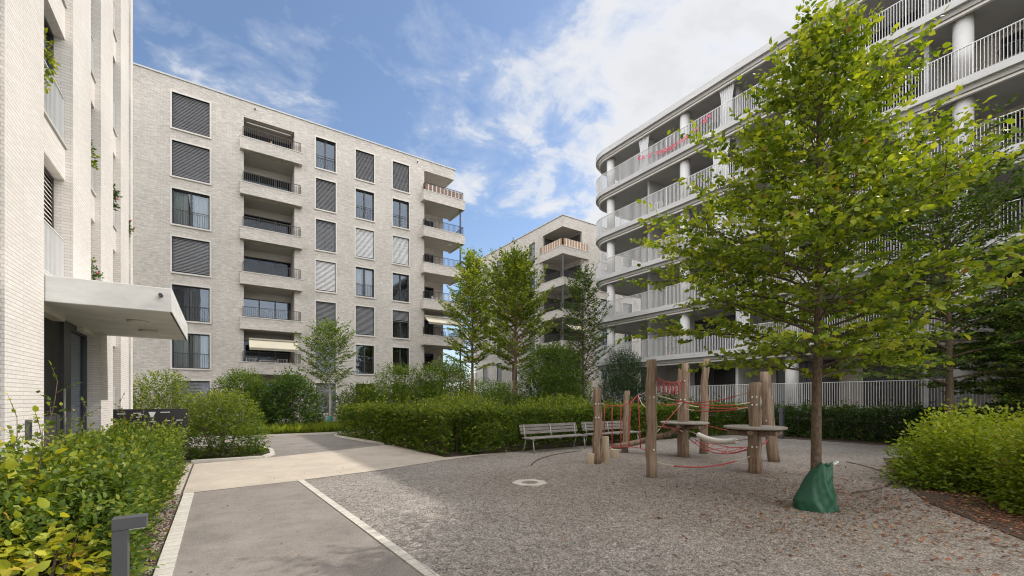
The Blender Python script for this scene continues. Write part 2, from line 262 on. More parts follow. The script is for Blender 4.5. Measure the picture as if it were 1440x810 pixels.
# ------------------------------------------------------------------ tags, empties, mesh builder
ORG = {}
def tag(o, label=None, cat=None, group=None, kind=None):
    if label: o['label'] = label
    if cat: o['category'] = cat
    if group: o['group'] = group
    if kind: o['kind'] = kind
    return o
def empty(name, loc, label, cat, group=None):
    o = bpy.data.objects.new(name, None); C.objects.link(o); o.location = loc; o.empty_display_size = 0.2
    ORG[o.name] = Vector(loc); return tag(o, label, cat, group)
def put(name, me, parent=None, at=None):
    o = bpy.data.objects.new(name, me); C.objects.link(o)
    if parent is not None:
        o.parent = parent; ORG[o.name] = ORG[parent.name]
    else:
        L = Vector(at) if at is not None else Vector((0, 0, 0)); o.location = L; ORG[o.name] = L
    return o
class MB:
    def __init__(s): s.v = []; s.f = []; s.sm = []
    def add(s, vs, fs, smooth=False):
        b = len(s.v); s.v += [tuple(p) for p in vs]; s.f += [tuple(i+b for i in f) for f in fs]; s.sm += [smooth]*len(fs)
    def box(s, x0, x1, y0, y1, z0, z1):
        if x0 > x1: x0, x1 = x1, x0
        if y0 > y1: y0, y1 = y1, y0
        if z0 > z1: z0, z1 = z1, z0
        s.add([(x0, y0, z0), (x1, y0, z0), (x1, y1, z0), (x0, y1, z0), (x0, y0, z1), (x1, y0, z1), (x1, y1, z1), (x0, y1, z1)],
              [(0, 3, 2, 1), (4, 5, 6, 7), (0, 1, 5, 4), (1, 2, 6, 5), (2, 3, 7, 6), (3, 0, 4, 7)]); return s
    def beam(s, a, b, w, h, up=(0, 0, 1)):
        a = Vector(a); b = Vector(b); d = (b-a).normalized(); up = Vector(up)
        if abs(d.dot(up)) > 0.97: up = Vector((1, 0, 0))
        x = d.cross(up).normalized()*w/2; y = x.cross(d).normalized()*h/2
        s.add([a-x-y, a+x-y, a+x+y, a-x+y, b-x-y, b+x-y, b+x+y, b-x+y],
              [(0, 3, 2, 1), (4, 5, 6, 7), (0, 1, 5, 4), (1, 2, 6, 5), (2, 3, 7, 6), (3, 0, 4, 7)]); return s
    def quad(s, a, b, c, d): s.add([a, b, c, d], [(0, 1, 2, 3)]); return s
    def prism(s, poly, z0, z1, smooth=False):
        n = len(poly); vs = [(x, y, z0) for x, y in poly]+[(x, y, z1) for x, y in poly]
        s.add(vs, [tuple(range(n-1, -1, -1)), tuple(range(n, 2*n))]); s.add(vs, [(i, (i+1) % n, n+(i+1) % n, n+i) for i in range(n)], smooth); return s
    def tube(s, path, rad, n=8, cap=True, smooth=True):
        P = [Vector(p) for p in path]; R = rad if hasattr(rad, '__len__') else [rad]*len(P); vs = []
        ref = None
        for i, p in enumerate(P):
            d = (P[min(i+1, len(P)-1)]-P[max(i-1, 0)]).normalized()
            if ref is None: ref = Vector((0, 0, 1)) if abs(d.z) < 0.9 else Vector((1, 0, 0))
            x = d.cross(ref).normalized(); y = d.cross(x).normalized(); ref = -y if False else ref
            for k in range(n):
                a = 2*pi*k/n; vs.append(p+(x*cos(a)+y*sin(a))*R[i])
        fs = [(i*n+k, i*n+(k+1) % n, (i+1)*n+(k+1) % n, (i+1)*n+k) for i in range(len(P)-1) for k in range(n)]
        s.add(vs, fs, smooth)
        if cap:
            b = len(s.v)-len(vs); m = len(P)
            s.f += [tuple(b+k for k in range(n-1, -1, -1)), tuple(b+(m-1)*n+k for k in range(n))]; s.sm += [False, False]
        return s
    def cyl(s, x, y, z0, z1, r0, r1=None, n=20): return s.tube([(x, y, z0), (x, y, z1)], [r0, r0 if r1 is None else r1], n)
    def mesh(s, name, mat, org=Vector((0, 0, 0))):
        me = bpy.data.meshes.new(name); me.from_pydata([(p[0]-org[0], p[1]-org[1], p[2]-org[2]) for p in s.v], [], s.f)
        me.polygons.foreach_set('use_smooth', s.sm); me.materials.append(M[mat] if isinstance(mat, str) else mat); me.update(); return me
    def build(s, name, mat, parent=None, at=None, **kw):
        org = ORG[parent.name] if parent is not None else (Vector(at) if at is not None else Vector((0, 0, 0)))
        o = put(name, s.mesh(name, mat, org), parent, at); return tag(o, **kw)
def bevel(o, w, seg=2):
    m = o.modifiers.new('bevel', 'BEVEL'); m.width = w; m.segments = seg; m.limit_method = 'ANGLE'; return o

# facade with openings: axis 'y' = wall facing -Y at Y=c (u is X); axis 'x' = wall at X=c facing sx (u is Y)
def facade(mb, axis, c, u0, u1, z0, z1, ops, depth, inward):
    us = sorted(set([u0, u1]+[v for o in ops for v in o[:2] if u0 <= v <= u1])); zs = sorted(set([z0, z1]+[v for o in ops for v in o[2:4] if z0 <= v <= z1]))
    P = (lambda u, w, z: (u, w, z)) if axis == 'y' else (lambda u, w, z: (w, u, z))
    for a, b in zip(us[:-1], us[1:]):
        run = None
        for lo, hi in zip(zs[:-1], zs[1:]):
            um, zm = (a+b)/2, (lo+hi)/2
            solid = not any(o[0] < um < o[1] and o[2] < zm < o[3] for o in ops)
            if solid: run = (run[0], hi) if run else (lo, hi)
            if (not solid or hi == zs[-1]) and run:
                mb.quad(P(a, c, run[0]), P(b, c, run[0]), P(b, c, run[1]), P(a, c, run[1])); run = None
    w = c+inward*depth
    for a, b, lo, hi in [o[:4] for o in ops]:
        mb.quad(P(a, c, lo), P(a, w, lo), P(a, w, hi), P(a, c, hi)); mb.quad(P(b, c, lo), P(b, w, lo), P(b, w, hi), P(b, c, hi))
        mb.quad(P(a, c, lo), P(b, c, lo), P(b, w, lo), P(a, w, lo)); mb.quad(P(a, c, hi), P(b, c, hi), P(b, w, hi), P(a, w, hi))

def railing_bars(mb, path, z0, z1, gap=0.11, r=0.009, rail=0.02):
    for (x0, y0), (x1, y1) in zip(path[:-1], path[1:]):
        L = math.hypot(x1-x0, y1-y0); n = max(1, int(L/gap))
        mb.beam((x0, y0, z1), (x1, y1, z1), 0.04, rail); mb.beam((x0, y0, z0+0.05), (x1, y1, z0+0.05), 0.03, rail)
        for i in range(n+1):
            t = i/n; x = x0+(x1-x0)*t; y = y0+(y1-y0)*t; mb.box(x-r, x+r, y-r, y+r, z0, z1)

# one window seen from -Y (axis y) or from a X-facing wall; parts hang under the building
def window(parent, axis, c, u0, u1, z0, z1, kind, inward, trim=0.09, rail=True, depth=0.22, mull=True, frame_mat='dark_metal'):
    P = (lambda mb, a, b, w0, w1, lo, hi: mb.box(a, b, c+inward*w0, c+inward*w1, lo, hi)) if axis == 'y' else (lambda mb, a, b, w0, w1, lo, hi: mb.box(c+inward*w0, c+inward*w1, a, b, lo, hi))
    f = MB(); t = 0.06; d0, d1 = depth-0.08, depth
    P(f, u0, u0+t, d0, d1, z0, z1); P(f, u1-t, u1, d0, d1, z0, z1); P(f, u0+t, u1-t, d0, d1, z0, z0+t); P(f, u0+t, u1-t, d0, d1, z1-t, z1)
    um = (u0+u1)/2
    if mull: P(f, um-0.05, um+0.05, d0-0.01, d1, z0+t, z1-t)
    w = f.build('window', frame_mat, parent)
    if trim:
        s = MB(); q = trim
        P(s, u0-q, u0, -0.055, depth-0.1, z0-q, z1+q); P(s, u1, u1+q, -0.055, depth-0.1, z0-q, z1+q)
        P(s, u0, u1, -0.055, depth-0.1, z1, z1+q); P(s, u0, u1, -0.075, depth-0.1, z0-q, z0)
        s.build('surround', 'stone_trim', w)
    g = MB()
    if axis == 'y': g.quad((u0+t, c+inward*(d1-0.03), z0+t), (u1-t, c+inward*(d1-0.03), z0+t), (u1-t, c+inward*(d1-0.03), z1-t), (u0+t, c+inward*(d1-0.03), z1-t))
    else: g.quad((c+inward*(d1-0.03), u0+t, z0+t), (c+inward*(d1-0.03), u1-t, z0+t), (c+inward*(d1-0.03), u1-t, z1-t), (c+inward*(d1-0.03), u0+t, z1-t))
    g.build('pane', 'window_glass', w)
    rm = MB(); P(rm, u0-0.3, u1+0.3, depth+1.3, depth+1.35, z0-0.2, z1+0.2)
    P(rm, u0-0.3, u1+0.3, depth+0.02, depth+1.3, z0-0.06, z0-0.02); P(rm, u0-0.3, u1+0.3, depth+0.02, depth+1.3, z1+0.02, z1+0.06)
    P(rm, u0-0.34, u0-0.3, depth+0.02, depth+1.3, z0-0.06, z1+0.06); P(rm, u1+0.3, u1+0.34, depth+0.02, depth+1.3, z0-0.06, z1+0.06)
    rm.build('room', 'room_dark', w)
    if kind.startswith('blind') or kind.startswith('half') or kind.startswith('white') or kind.startswith('cream'):
        bl = MB(); lo = z0+0.02 if not kind.startswith('half') else z0+(z1-z0)*0.62
        pitch = 0.088; n = int((z1-0.03-lo)/pitch)
        for i in range(n):
            z = z1-0.05-pitch*i; tl = random.uniform(-0.004, 0.004)
            a0, a1, w0, w1 = u0+0.02, u1-0.02, 0.045, 0.105
            A = lambda u, w_, zz: (u, c+inward*w_, zz) if axis == 'y' else (c+inward*w_, u, zz)
            bl.quad(A(a0, w0, z-0.052+tl), A(a1, w0, z-0.052+tl), A(a1, w1-0.03, z+0.012), A(a0, w1-0.03, z+0.012))
            bl.quad(A(a0, w1-0.03, z+0.0125), A(a1, w1-0.03, z+0.0125), A(a1, w1, z+0.006), A(a0, w1, z+0.006))
        P(bl, u0+0.01, u1-0.01, 0.04, 0.11, lo-0.03, lo+0.02)
        bl.build('blind', 'blind_white' if kind.startswith('white') or kind.endswith('rail_white') else ('blind_cream' if kind.startswith('cream') else 'blind_dark'), w)
    if kind.startswith('screen'):
        bl = MB(); P(bl, u0+0.01, u1-0.01, 0.06, 0.07, z0+0.02+(0.35 if kind == 'screen_up' else 0), z1-0.02); bl.build('blind', 'screen_grey', w)
    if kind.startswith('curtain'):
        cu = MB(); n = 46
        for (a, b) in ((u0+0.08, um-0.16), (um+0.1, u1-0.08)):
            pts = []
            for i in range(n+1):
                q = i/n; pts.append((a+(b-a)*q, depth+0.14+0.03*sin(q*52)+0.012*sin(q*131)))
            for (p, q) in zip(pts[:-1], pts[1:]):
                A = lambda u, w_, zz: (u, c+inward*w_, zz) if axis == 'y' else (c+inward*w_, u, zz)
                cu.quad(A(p[0], p[1], z0+0.03), A(q[0], q[1], z0+0.03), A(q[0], q[1], z1-0.02), A(p[0], p[1], z1-0.02))
        cu.build('curtain', 'curtain_white', w)
    if rail and not kind.startswith('blind') and not kind.startswith('white'):
        rb = MB(); A = (lambda u: (u, c+inward*0.03)) if axis == 'y' else (lambda u: (c+inward*0.03, u))
        railing_bars(rb, [A(u0+0.02), A(u1-0.02)], z0, z0+0.92, 0.115, 0.007, 0.025); rb.build('railing', 'rail_metal', w)
    return w

# ================================================================== GROUND
g = MB(); g.quad((-300, -300, -0.012), (400, -300, -0.012), (400, 400, -0.012), (-300, 400, -0.012)); g.build('ground', 'turf', kind='structure')
g = MB(); g.quad((1.0, -3, 0), (21.0, -3, 0), (21.0, 11.6, 0), (1.0, 11.6, 0)); g.build('gravel_ground', 'gravel', kind='structure')
g = MB(); poly = [(-0.37, -3), (1.95, -3), (1.6, 3.9), (1.33, 9.78), (-0.42, 9.58)]
g.add([(x, y, 0.006) for x, y in poly], [tuple(range(5))]); g.build('asphalt_path', 'asphalt_path', kind='structure')
g = MB(); poly = [(-0.68, 9.58), (1.33, 9.78), (3.2, 10.15), (5.1, 10.80), (7.5, 11.3), (7.5, 15.9), (4.76, 15.36), (1.02, 13.96), (-2.4, 13.5), (-0.68, 13.4)]
g.add([(x, y, 0.010) for x, y in poly], [tuple(range(len(poly)))]); g.build('concrete_path', 'concrete_slab', kind='structure')
g = MB(); g.add([(0.6, 13.3, 0.004), (8, 15.0, 0.004), (8, 21.85, 0.004), (-8, 22.3, 0.004), (-8, 16, 0.004)], [(0, 1, 2, 3, 4)]); g.build('asphalt_road', 'asphalt_road', kind='structure')
g = MB(); g.box(-0.52, -0.37, -3, 9.57, -0.05, 0.016); g.build('kerb_strip', 'kerb_pavers', kind='structure')
# right edging between path and gravel
g = MB(); g.beam((2.02, -3, -0.02), (1.67, 3.9, -0.02), 0.11, 0.075); g.beam((1.67, 3.9, -0.02), (1.385, 9.78, -0.02), 0.11, 0.075); g.build('path_edging', 'kerb_pavers', kind='structure')
g = MB(); g.box(-0.56, -0.53, 9.58, 13.72, 0.0105, 0.0142); g.build('expansion_joint', 'joint_dark', kind='structure')
g = MB(); g.box(-2.5, -0.54, -3, 9.56, -0.05, 0.012); g.box(-2.5, -0.685, 9.561, 13.38, -0.05, 0.012); g.build('planting_soil', 'soil', kind='structure')
g = MB(); 
g.prism([(4.6, 20.9), (4.35, 20.3), (5.15, 15.65), (5.35, 11.25), (60, 11.25), (60, 32), (8, 32), (5.2, 23)], -0.05, 0.011); g.prism([(20.05, -3), (21.9, -3), (21.9, 11.246), (19.9, 11.246), (19.6, 10.2)], -0.05, 0.0135)
g.build('planting_bed', 'soil', kind='structure')
g = MB(); g.prism([(15.6, 4.2), (13.2, 3.45), (11.3, 2.75), (9.5, 2.0), (8.8, 1.46), (7.8, 0.7), (7.0, -2), (17, -2)], -0.05, 0.014); g.build('mulch_bed', 'soil', kind='structure')
g = MB(); pts = [(-8, 22.0), (1.0, 22.0), (2.6, 21.95), (4.0, 21.85), (5.6, 21.9), (8, 22.3)]
for a, b in zip(pts[:-1], pts[1:]): g.beam((*a, 0.0), (*b, 0.0), 0.14, 0.16)
pts = [(-0.6, 14.1), (1.02, 14.02), (1.32, 14.7), (1.38, 15.8), (1.2, 17.0), (0.7, 17.9), (-0.8, 18.4)]
for a, b in zip(pts[:-1], pts[1:]): g.beam((*a, 0.0), (*b, 0.0), 0.12, 0.14)
pts = [(7.6, 21.2), (5.0, 21.1), (4.3, 20.4), (4.35, 19.6), (5.0, 15.6)]
for a, b in zip(pts[:-1], pts[1:]): g.beam((*a, 0.0), (*b, 0.0), 0.12, 0.14)
g.build('road_kerb', 'kerb_pavers', kind='structure')
g = MB(); g.prism([(-8, 22.1), (5.6, 22.0), (9, 22.6), (9, 33), (-8, 33)], -0.05, 0.05); g.build('far_bed', 'soil', kind='structure')
g = MB(); g.prism([(-0.7, 14.2), (0.95, 14.1), (1.25, 15), (1.3, 15.8), (1.1, 16.9), (0.6, 17.8), (-8, 18.3), (-8, 14.2)], -0.05, 0.03); g.build('corner_bed', 'soil', kind='structure')
# edging rings let into the gravel
g = MB(); cx, cy, r = 9.8, 5.9, 4.33
arc = [(cx+r*cos(a), cy+r*sin(a), 0.0) for a in [radians(140-i*4) for i in range(13)]]
g.tube(arc, 0.022, 6); g.build('play_surface_edging', 'rubber_edge', kind='structure')
g = MB(); ar = [(13.78, 4.48), (13.5, 4.1), (13.22, 3.86), (12.7, 3.45), (12.04, 3.14), (11.3, 2.9), (10.54, 2.8), (9.9, 2.84), (9.36, 2.94)]
g.tube([(x, y, 0.0) for x, y in ar], 0.022, 6); g.tube([(12.1, 3.16, 0), (12.9, 2.95, 0), (13.9, 2.9, 0)], 0.022, 6); g.build('tree_pit_edging', 'rubber_edge', kind='structure')

# ================================================================== BUILDING B (grey brick, straight ahead left)
BY = 33.0; ZT = 21.05
bB = empty('apartment_building', (4, 33, 0), 'seven storey grey brick apartment block with recessed middle balconies behind the road', 'building')
cols = [(-2.35, -0.49), (5.65, 6.98), (8.38, 9.74), (11.17, 12.5)]
kinds = [['blind', 'blind', 'curtain', 'blind', 'glass', 'curtain', 'blind'],
         ['glass', 'blind', 'blind', 'white', 'blind', 'glass', 'blind'],
         ['blind', 'glass', 'white', 'curtain', 'blind', 'glass', 'glass'],
         ['blind', 'glass', 'white', 'glass', 'half', 'glass', 'glass']]
ops = []
for k in range(7):
    for (a, b) in cols: ops.append((a, b, 18.03-2.9*k, 20.17-2.9*k))
for k in range(7): ops.append((1.33, 4.29, 17.98-2.9*k if k < 6 else 0.3, 20.02 if k == 0 else 20.66-2.9*k))
mb = MB(); facade(mb, 'y', BY, -12, 13.8, 0, ZT, ops, 0.16, 1)
# loggia niche walls, back, top band over the corner
mb.quad((13.8, BY, 0), (13.8, 35.2, 0), (13.8, 35.2, 20.22), (13.8, BY, 20.22))
mb.box(13.8, 16.5, BY, 35.2, 20.22, ZT)
lops = [(14.1, 15.6, 18.0-2.9*k, 20.1-2.9*k) for k in range(7)]
facade(mb, 'y', 35.2, 13.8, 16.5, 0, 20.22, lops, 0.15, 1)
mb.quad((16.5, 35.2, 0), (16.5, 46, 0), (16.5, 46, ZT), (16.5, 35.2, ZT)); mb.quad((-12, 46, 0), (16.5, 46, 0), (16.5, 46, ZT), (-12, 46, ZT)); mb.quad((-12, BY, 0), (-12, 46, 0), (-12, 46, ZT), (-12, BY, ZT))
for k in range(7):  # niche of the middle balconies
    z0 = 17.98-2.9*k; z1 = 20.02 if k == 0 else 20.66-2.9*k
    mb.quad((1.33, BY+0.16, z0), (1.33, 34.9, z0), (1.33, 34.9, z1), (1.33, BY+0.16, z1)); mb.quad((4.29, BY+0.16, z0), (4.29, 34.9, z0), (4.29, 34.9, z1), (4.29, BY+0.16, z1))
wB = mb.build('wall', 'brick_grey', bB)
r = MB(); r.box(-12.08, 16.6, BY-0.06, BY+0.32, ZT, ZT+0.09); r.box(-12.08, 16.6, BY+0.32, 46.05, ZT-0.1, ZT+0.02); r.box(16.3, 16.6, BY+0.32, 46.05, ZT+0.02, ZT+0.09); r.build('roof', 'roof_metal', bB)
for ci, (a, b) in enumerate(cols):
    for k in range(7):
        window(bB, 'y', BY, a, b, 18.03-2.9*k, 20.17-2.9*k, kinds[ci][k], 1)
def soffit(parent, x0, x1, y0, y1, z):
    s = MB(); s.quad((x0, y0, z), (x1, y0, z), (x1, y1, z), (x0, y1, z)); return s.build('soffit', 'soffit_render', parent)
def balcony(parent, x0, x1, yo, yi, z, mat='brick_grey', rail='rail_metal', east=False, slats=None):
    """brick upstand balcony; z = top of the upstand"""
    m = MB(); zb = z-0.75; t = 0.2
    m.box(x0, x1, yo, yo+t, zb, z); m.box(x0, x0+t, yo+t, BY-0.003, zb, z)
    if east: m.box(x1-t, x1, yo+t, yi, zb, z)
    else: m.box(x1-t, x1, yo+t, BY-0.003, zb, z)
    m.box(x0+t, x1-t, yo+t, yi-0.16, zb+0.06, zb+0.24)
    o = m.build('balcony', mat, parent)
    cp = MB(); cp.box(x0-0.03, x1+0.03, yo-0.03, yo+t+0.02, z, z+0.045)
    if east: cp.box(x1-t-0.02, x1+0.03, yo+t+0.02, yi, z, z+0.045)
    cp.build('coping', 'stone_trim', o)
    s = MB(); s.box(x0+t+0.03, x1-t-0.03, yo+t+0.10, BY-0.01 if not east else yi-0.2, zb+0.03, zb+0.06); s.build('soffit', 'soffit_render', o)
    rb = MB(); path = [(x0+0.18, BY-0.05), (x0+0.18, yo+0.1), (x1-0.12, yo+0.1)] + ([(x1-0.12, yi)] if east else [(x1-0.12, BY-0.05)])
    railing_bars(rb, path, z+0.045, z+0.70, 0.11, 0.011, 0.03); rb.build('railing', rail, o)
    if slats:
        for mt, off in ((slats[0], 0), (slats[1], 1)):
            sb = MB(); xs = x0+0.2; i = 0
            while xs < x1-0.3:
                w = 0.24 if i % 2 == 0 else 0.10
                if i % 2 == off: sb.box(xs, xs+w-0.01, yo+0.125, yo+0.14, z+0.05, z+0.62)
                xs += w; i += 1
            sb.build('privacy_screen', mt, o)
    return o
def dark_doors(parent, x0, x1, y, z0, z1, n=3, glass='balcony_glass'):
    f = MB(); w = (x1-x0)/n
    for i in range(n+1): f.box(x0+w*i-0.035, x0+w*i+0.035, y-0.06, y, z0, z1)
    f.box(x0, x1, y-0.055, y-0.002, z1-0.07, z1-0.002); f.box(x0, x1, y-0.055, y-0.002, z0+0.002, z0+0.09)
    o = f.build('balcony_door', 'dark_metal', parent)
    g_ = MB(); g_.quad((x0, y-0.02, z0), (x1, y-0.02, z0), (x1, y-0.02, z1), (x0, y-0.02, z1)); g_.build('pane', glass, o)
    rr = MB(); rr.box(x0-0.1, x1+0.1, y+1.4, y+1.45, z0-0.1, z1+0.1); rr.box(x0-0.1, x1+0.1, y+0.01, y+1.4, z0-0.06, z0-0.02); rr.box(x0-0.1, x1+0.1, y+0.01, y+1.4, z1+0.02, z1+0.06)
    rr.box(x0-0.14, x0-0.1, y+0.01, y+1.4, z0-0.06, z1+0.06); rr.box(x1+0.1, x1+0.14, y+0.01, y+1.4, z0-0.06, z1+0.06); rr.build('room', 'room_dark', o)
    return o
for k in range(7):
    z0 = 17.98-2.9*k; z1 = 20.02 if k == 0 else 20.66-2.9*k
    dark_doors(bB, 1.33, 4.29, 34.9, z0, 20.2-2.9*k, 3, 'window_glass' if k == 4 else 'balcony_glass')
    if k: h_ = MB(); h_.box(1.33, 4.29, 34.84, 34.9, 20.2-2.9*k, z1); h_.build('door_head', 'soffit_render', bB)
    c_ = MB(); c_.box(1.34, 4.28, BY+0.17, 34.82, z1-0.004, z1+0.05); c_.build('ceiling', 'soffit_render', bB)
    if k < 6 : balcony(bB, 1.1, 4.74, 32.6, 35.06, 18.52-2.9*k)
    if k < 6: balcony(bB, 13.5, 17.2, 32.4, 35.2, 18.35-2.9*k, east=True, slats=('slat_brown', 'slat_white') if k == 0 else None)
    dark_doors(bB, 14.1, 15.6, 35.36, 18.0-2.9*k, 20.1-2.9*k, 2)
    if k > 0: 
        p = MB(); p.box(16.86, 16.96, 32.62, 32.72, 18.4-2.9*k, 17.64-2.9*(k-1) ); p.build('post', 'dark_metal', bB)
s_ = MB(); s_.box(14.0, 16.3, 33.2, 35.1, 20.19, 20.216); s_.build('soffit', 'soffit_render', bB)
# valance light strip in the top niche and roof overflow spouts
v = MB(); v.box(1.5, 4.1, BY+0.3, BY+0.36, 19.86, 19.92); v.build('awning_box', 'blind_white', bB)
def awning(parent, x0, x1, y0, z0, y1, z1):
    a = MB(); n = 10; drop = 0.13
    for i in range(n):
        xa = x0+(x1-x0)*i/n; xb = x0+(x1-x0)*(i+1)/n
        a.quad((xa, y0, z0), (xb, y0, z0), (xb, y1, z1), (xa, y1, z1)); a.quad((xa, y1, z1), (xb, y1, z1), (xb, y1+0.005, z1-drop), (xa, y1+0.005, z1-drop))
    a.box(x0, x1, y0-0.06, y0+0.06, z0, z0+0.1); a.box(x0, x1, y1-0.03, y1+0.03, z1-0.03, z1+0.03)
    o = a.build('awning', 'canvas_beige', parent)
    ar = MB(); ar.tube([(x0+0.15, y0, z0-0.1), (x0+0.15, y1, z1-0.05)], 0.02, 6); ar.tube([(x1-0.15, y0, z0-0.1), (x1-0.15, y1, z1-0.05)], 0.02, 6); ar.build('awning_arm', 'dark_metal', o)
awning(bB, 1.6, 4.45, 32.72, 5.52, 32.25, 4.95)
awning(bB, 13.75, 16.9, 32.9, 8.35, 31.95, 7.75)
for x in (1.95, 13.2):
    sp = MB(); sp.tube([(x, BY+0.02, 20.72), (x, BY-0.14, 20.70)], 0.045, 8); sp.build('roof_spout', 'dark_metal', bB)

# ================================================================== BUILDING A (white brick, at the left)
bA = empty('apartment_building', (-2.5, 9, 0), 'white brick apartment block with tall piers and concrete entrance canopy at the left edge', 'building')
AX = -2.5; AH = 21.05
piers = [(-20, -18), (-16, -13.5), (-11.5, -9), (-7, -4.6), (-2.6, -0.2), (1.8, 4.6), (6.3, 7.3), (9.04, 10.69), (12.49, 13.99), (15.03, 16.55), (17.73, 19.12), (19.5, 19.95)]
mb = MB()
for (a, b) in piers:
    zb = 3.86 if (a, b) == (12.49, 13.99) else 0
    mb.box(-3.4, AX, a, b, zb, AH)
mb.box(-14, -3.4, -20, 19.95, 0, AH)
for k, (a, b) in enumerate(zip(piers[:-1], piers[1:])):     # spandrels in the slots
    y0, y1 = a[1], b[0]
    for j in range(7):
        z = 3.93+2.9*(j-1)
        if y0 > 10 and y1 < 15.1 and z < 3.5: continue
        mb.box(-3.4, -2.62, y0, y1, z-0.66, z)
    mb.box(-3.4, -2.62, y0, y1, 20.55, AH)
mb.build('wall', 'brick_white', bA)
mb = MB(); mb.box(-14.05, -2.44, -20, 20.0, AH, AH+0.09); mb.build('roof', 'roof_metal', bA)
cp = MB()
for (a, b) in zip(piers[:-1], piers[1:]):
    for j in range(7):
        z = 3.93+2.9*(j-1)
        if (a[1] > 10 and b[0] < 15.1 and z < 3.9) or a[1] < 6: continue
        cp = MB(); cp.box(-2.9, -2.585, a[1], b[0], z, z+0.045); cp.build('coping', 'stone_trim', bA)
si = 0
for (a, b) in zip(piers[:-1], piers[1:]):
    y0, y1 = a[1]+0.003, b[0]-0.003
    if y0 < 3: 
        continue
    for j in range(6):
        z0 = 3.98+2.9*(j-1); z1 = z0+2.19
        if y0 > 10 and y1 < 15.1 and z0 < 3.5: continue
        kind = 'cream' if (j % 3 == 1 or (y0 > 14 and j % 2 == 0)) else 'glass'
        window(bA, 'x', -2.74, y0, y1, z0, z1, kind, -1, trim=0, rail=False, depth=0.12, mull=(y1-y0 > 1.2), frame_mat='dark_metal')
        rb = MB(); railing_bars(rb, [(-2.64, y0+0.05), (-2.64, y1-0.05)], z0, z0+0.95, 0.075, 0.008); rb.build('railing', 'fin_metal', bA)
# entrance
cn = MB(); cn.box(-2.498, -0.76, 10.71, 15.7, 3.38, 3.84); cn.box(-3.38, -2.498, 10.71, 15.01, 3.38, 3.84)
co = bevel(cn.build('entrance_canopy', 'canopy_concrete', bA), 0.012)
for (x, y) in ((-1.45, 12.3), (-1.45, 13.9)):
    d = MB(); d.cyl(x, y, 3.33, 3.38, 0.19, 0.19, 24); d.build('ceiling_light', 'strip_light', co)
sp = MB(); sp.tube([(-0.93, 10.71, 3.68), (-0.93, 10.60, 3.68)], 0.035, 10); sp.build('spotlight', 'dark_metal', co)
g_ = MB(); g_.box(-0.80, -0.77, 10.75, 15.65, 3.376, 3.385); g_.build('drip_groove', 'joint_dark', co)
d = MB(); d.box(-2.86, -2.80, 10.70, 13.0, 0.0, 3.38); eo = d.build('entrance_door', 'room_dark', bA)
d = MB(); d.box(-2.84, -2.74, 13.0, 13.4, 0, 3.375); d.box(-2.84, -2.74, 13.4, 13.52, 0.0, 3.375); d.box(-2.84, -2.74, 14.86, 14.93, 0, 3.375); d.box(-2.84, -2.74, 13.52, 14.86, 3.22, 3.375); d.box(-2.84, -2.74, 13.52, 14.86, 0.0, 0.1); fo = d.build('door_frame', 'dark_metal', bA)
d = MB(); d.quad((-2.8, 13.52, 0.1), (-2.8, 14.86, 0.1), (-2.8, 14.86, 3.22), (-2.8, 13.52, 3.22)); d.build('pane', 'window_glass', fo)
d = MB(); d.box(-3.35, -3.30, 13.4, 15.0, 0, 3.37); d.build('lobby_wall', 'wall_beige', bA)
d = MB(); d.cyl(-2.68, 12.75, 0.9, 1.9, 0.018, n=10); d.build('handle', 'bench_iron', eo)
d = MB(); d.box(-2.52, -2.455, 9.80, 9.95, 1.04, 1.36); io = bevel(d.build('intercom', 'bollard_grey', bA), 0.01)
d = MB(); d.box(-2.455, -2.449, 9.83, 9.92, 1.09, 1.31); d.build('speaker_grille', 'dark_metal', io)

# ================================================================== BUILDING C (brick corner block in the gap)
bC = empty('apartment_building', (26, 30, 0), 'distant grey brick corner block with wraparound corner balconies between the two larger blocks', 'building')
CX, CY, CZ = 26.1, 30.1, 18.5
mb = MB()
wl = [(34.2, 35.25), (37.2, 38.35), (40.35, 41.4), (43.4, 44.5)]
opl = [(a, b, 15.13-2.9*k, 17.27-2.9*k) for k in range(6) for a, b in wl]
facade(mb, 'x', CX, 33.1, 46.4, 0, CZ, opl, 0.16, 1)
opr = [(a, b, 15.13-2.9*k, 17.27-2.9*k) for k in range(6) for a, b in ((30.9, 32.2), (34.2, 35.5))]
facade(mb, 'y', CY, 28.5, 40, 0, CZ, opr, 0.16, 1)
mb.box(CX, 28.5, CY, 33.1, 17.5, CZ); mb.box(CX, 28.5, 46.4, 49, 17.5, CZ)
mb.quad((28.5, CY, 0), (28.5, 33.1, 0), (28.5, 33.1, 17.5), (28.5, CY, 17.5)); mb.quad((CX, 33.1, 0), (28.5, 33.1, 0), (28.5, 33.1, 17.5), (CX, 33.1, 17.5))
mb.quad((28.5, 46.4, 0), (28.5, 49, 0), (28.5, 49, 17.5), (28.5, 46.4, 17.5)); mb.quad((CX, 46.4, 0), (28.5, 46.4, 0), (28.5, 46.4, 17.5), (CX, 46.4, 17.5))
mb.quad((40, CY, 0), (40, 49, 0), (40, 49, CZ), (40, CY, CZ)); mb.quad((28.5, 49, 0), (40, 49, 0), (40, 49, CZ), (28.5, 49, CZ))
mb.build('wall', 'brick_grey', bC)
r = MB(); r.box(CX-0.07, 40.05, CY-0.07, 49.05, CZ, CZ+0.08); r.build('roof', 'roof_metal', bC)
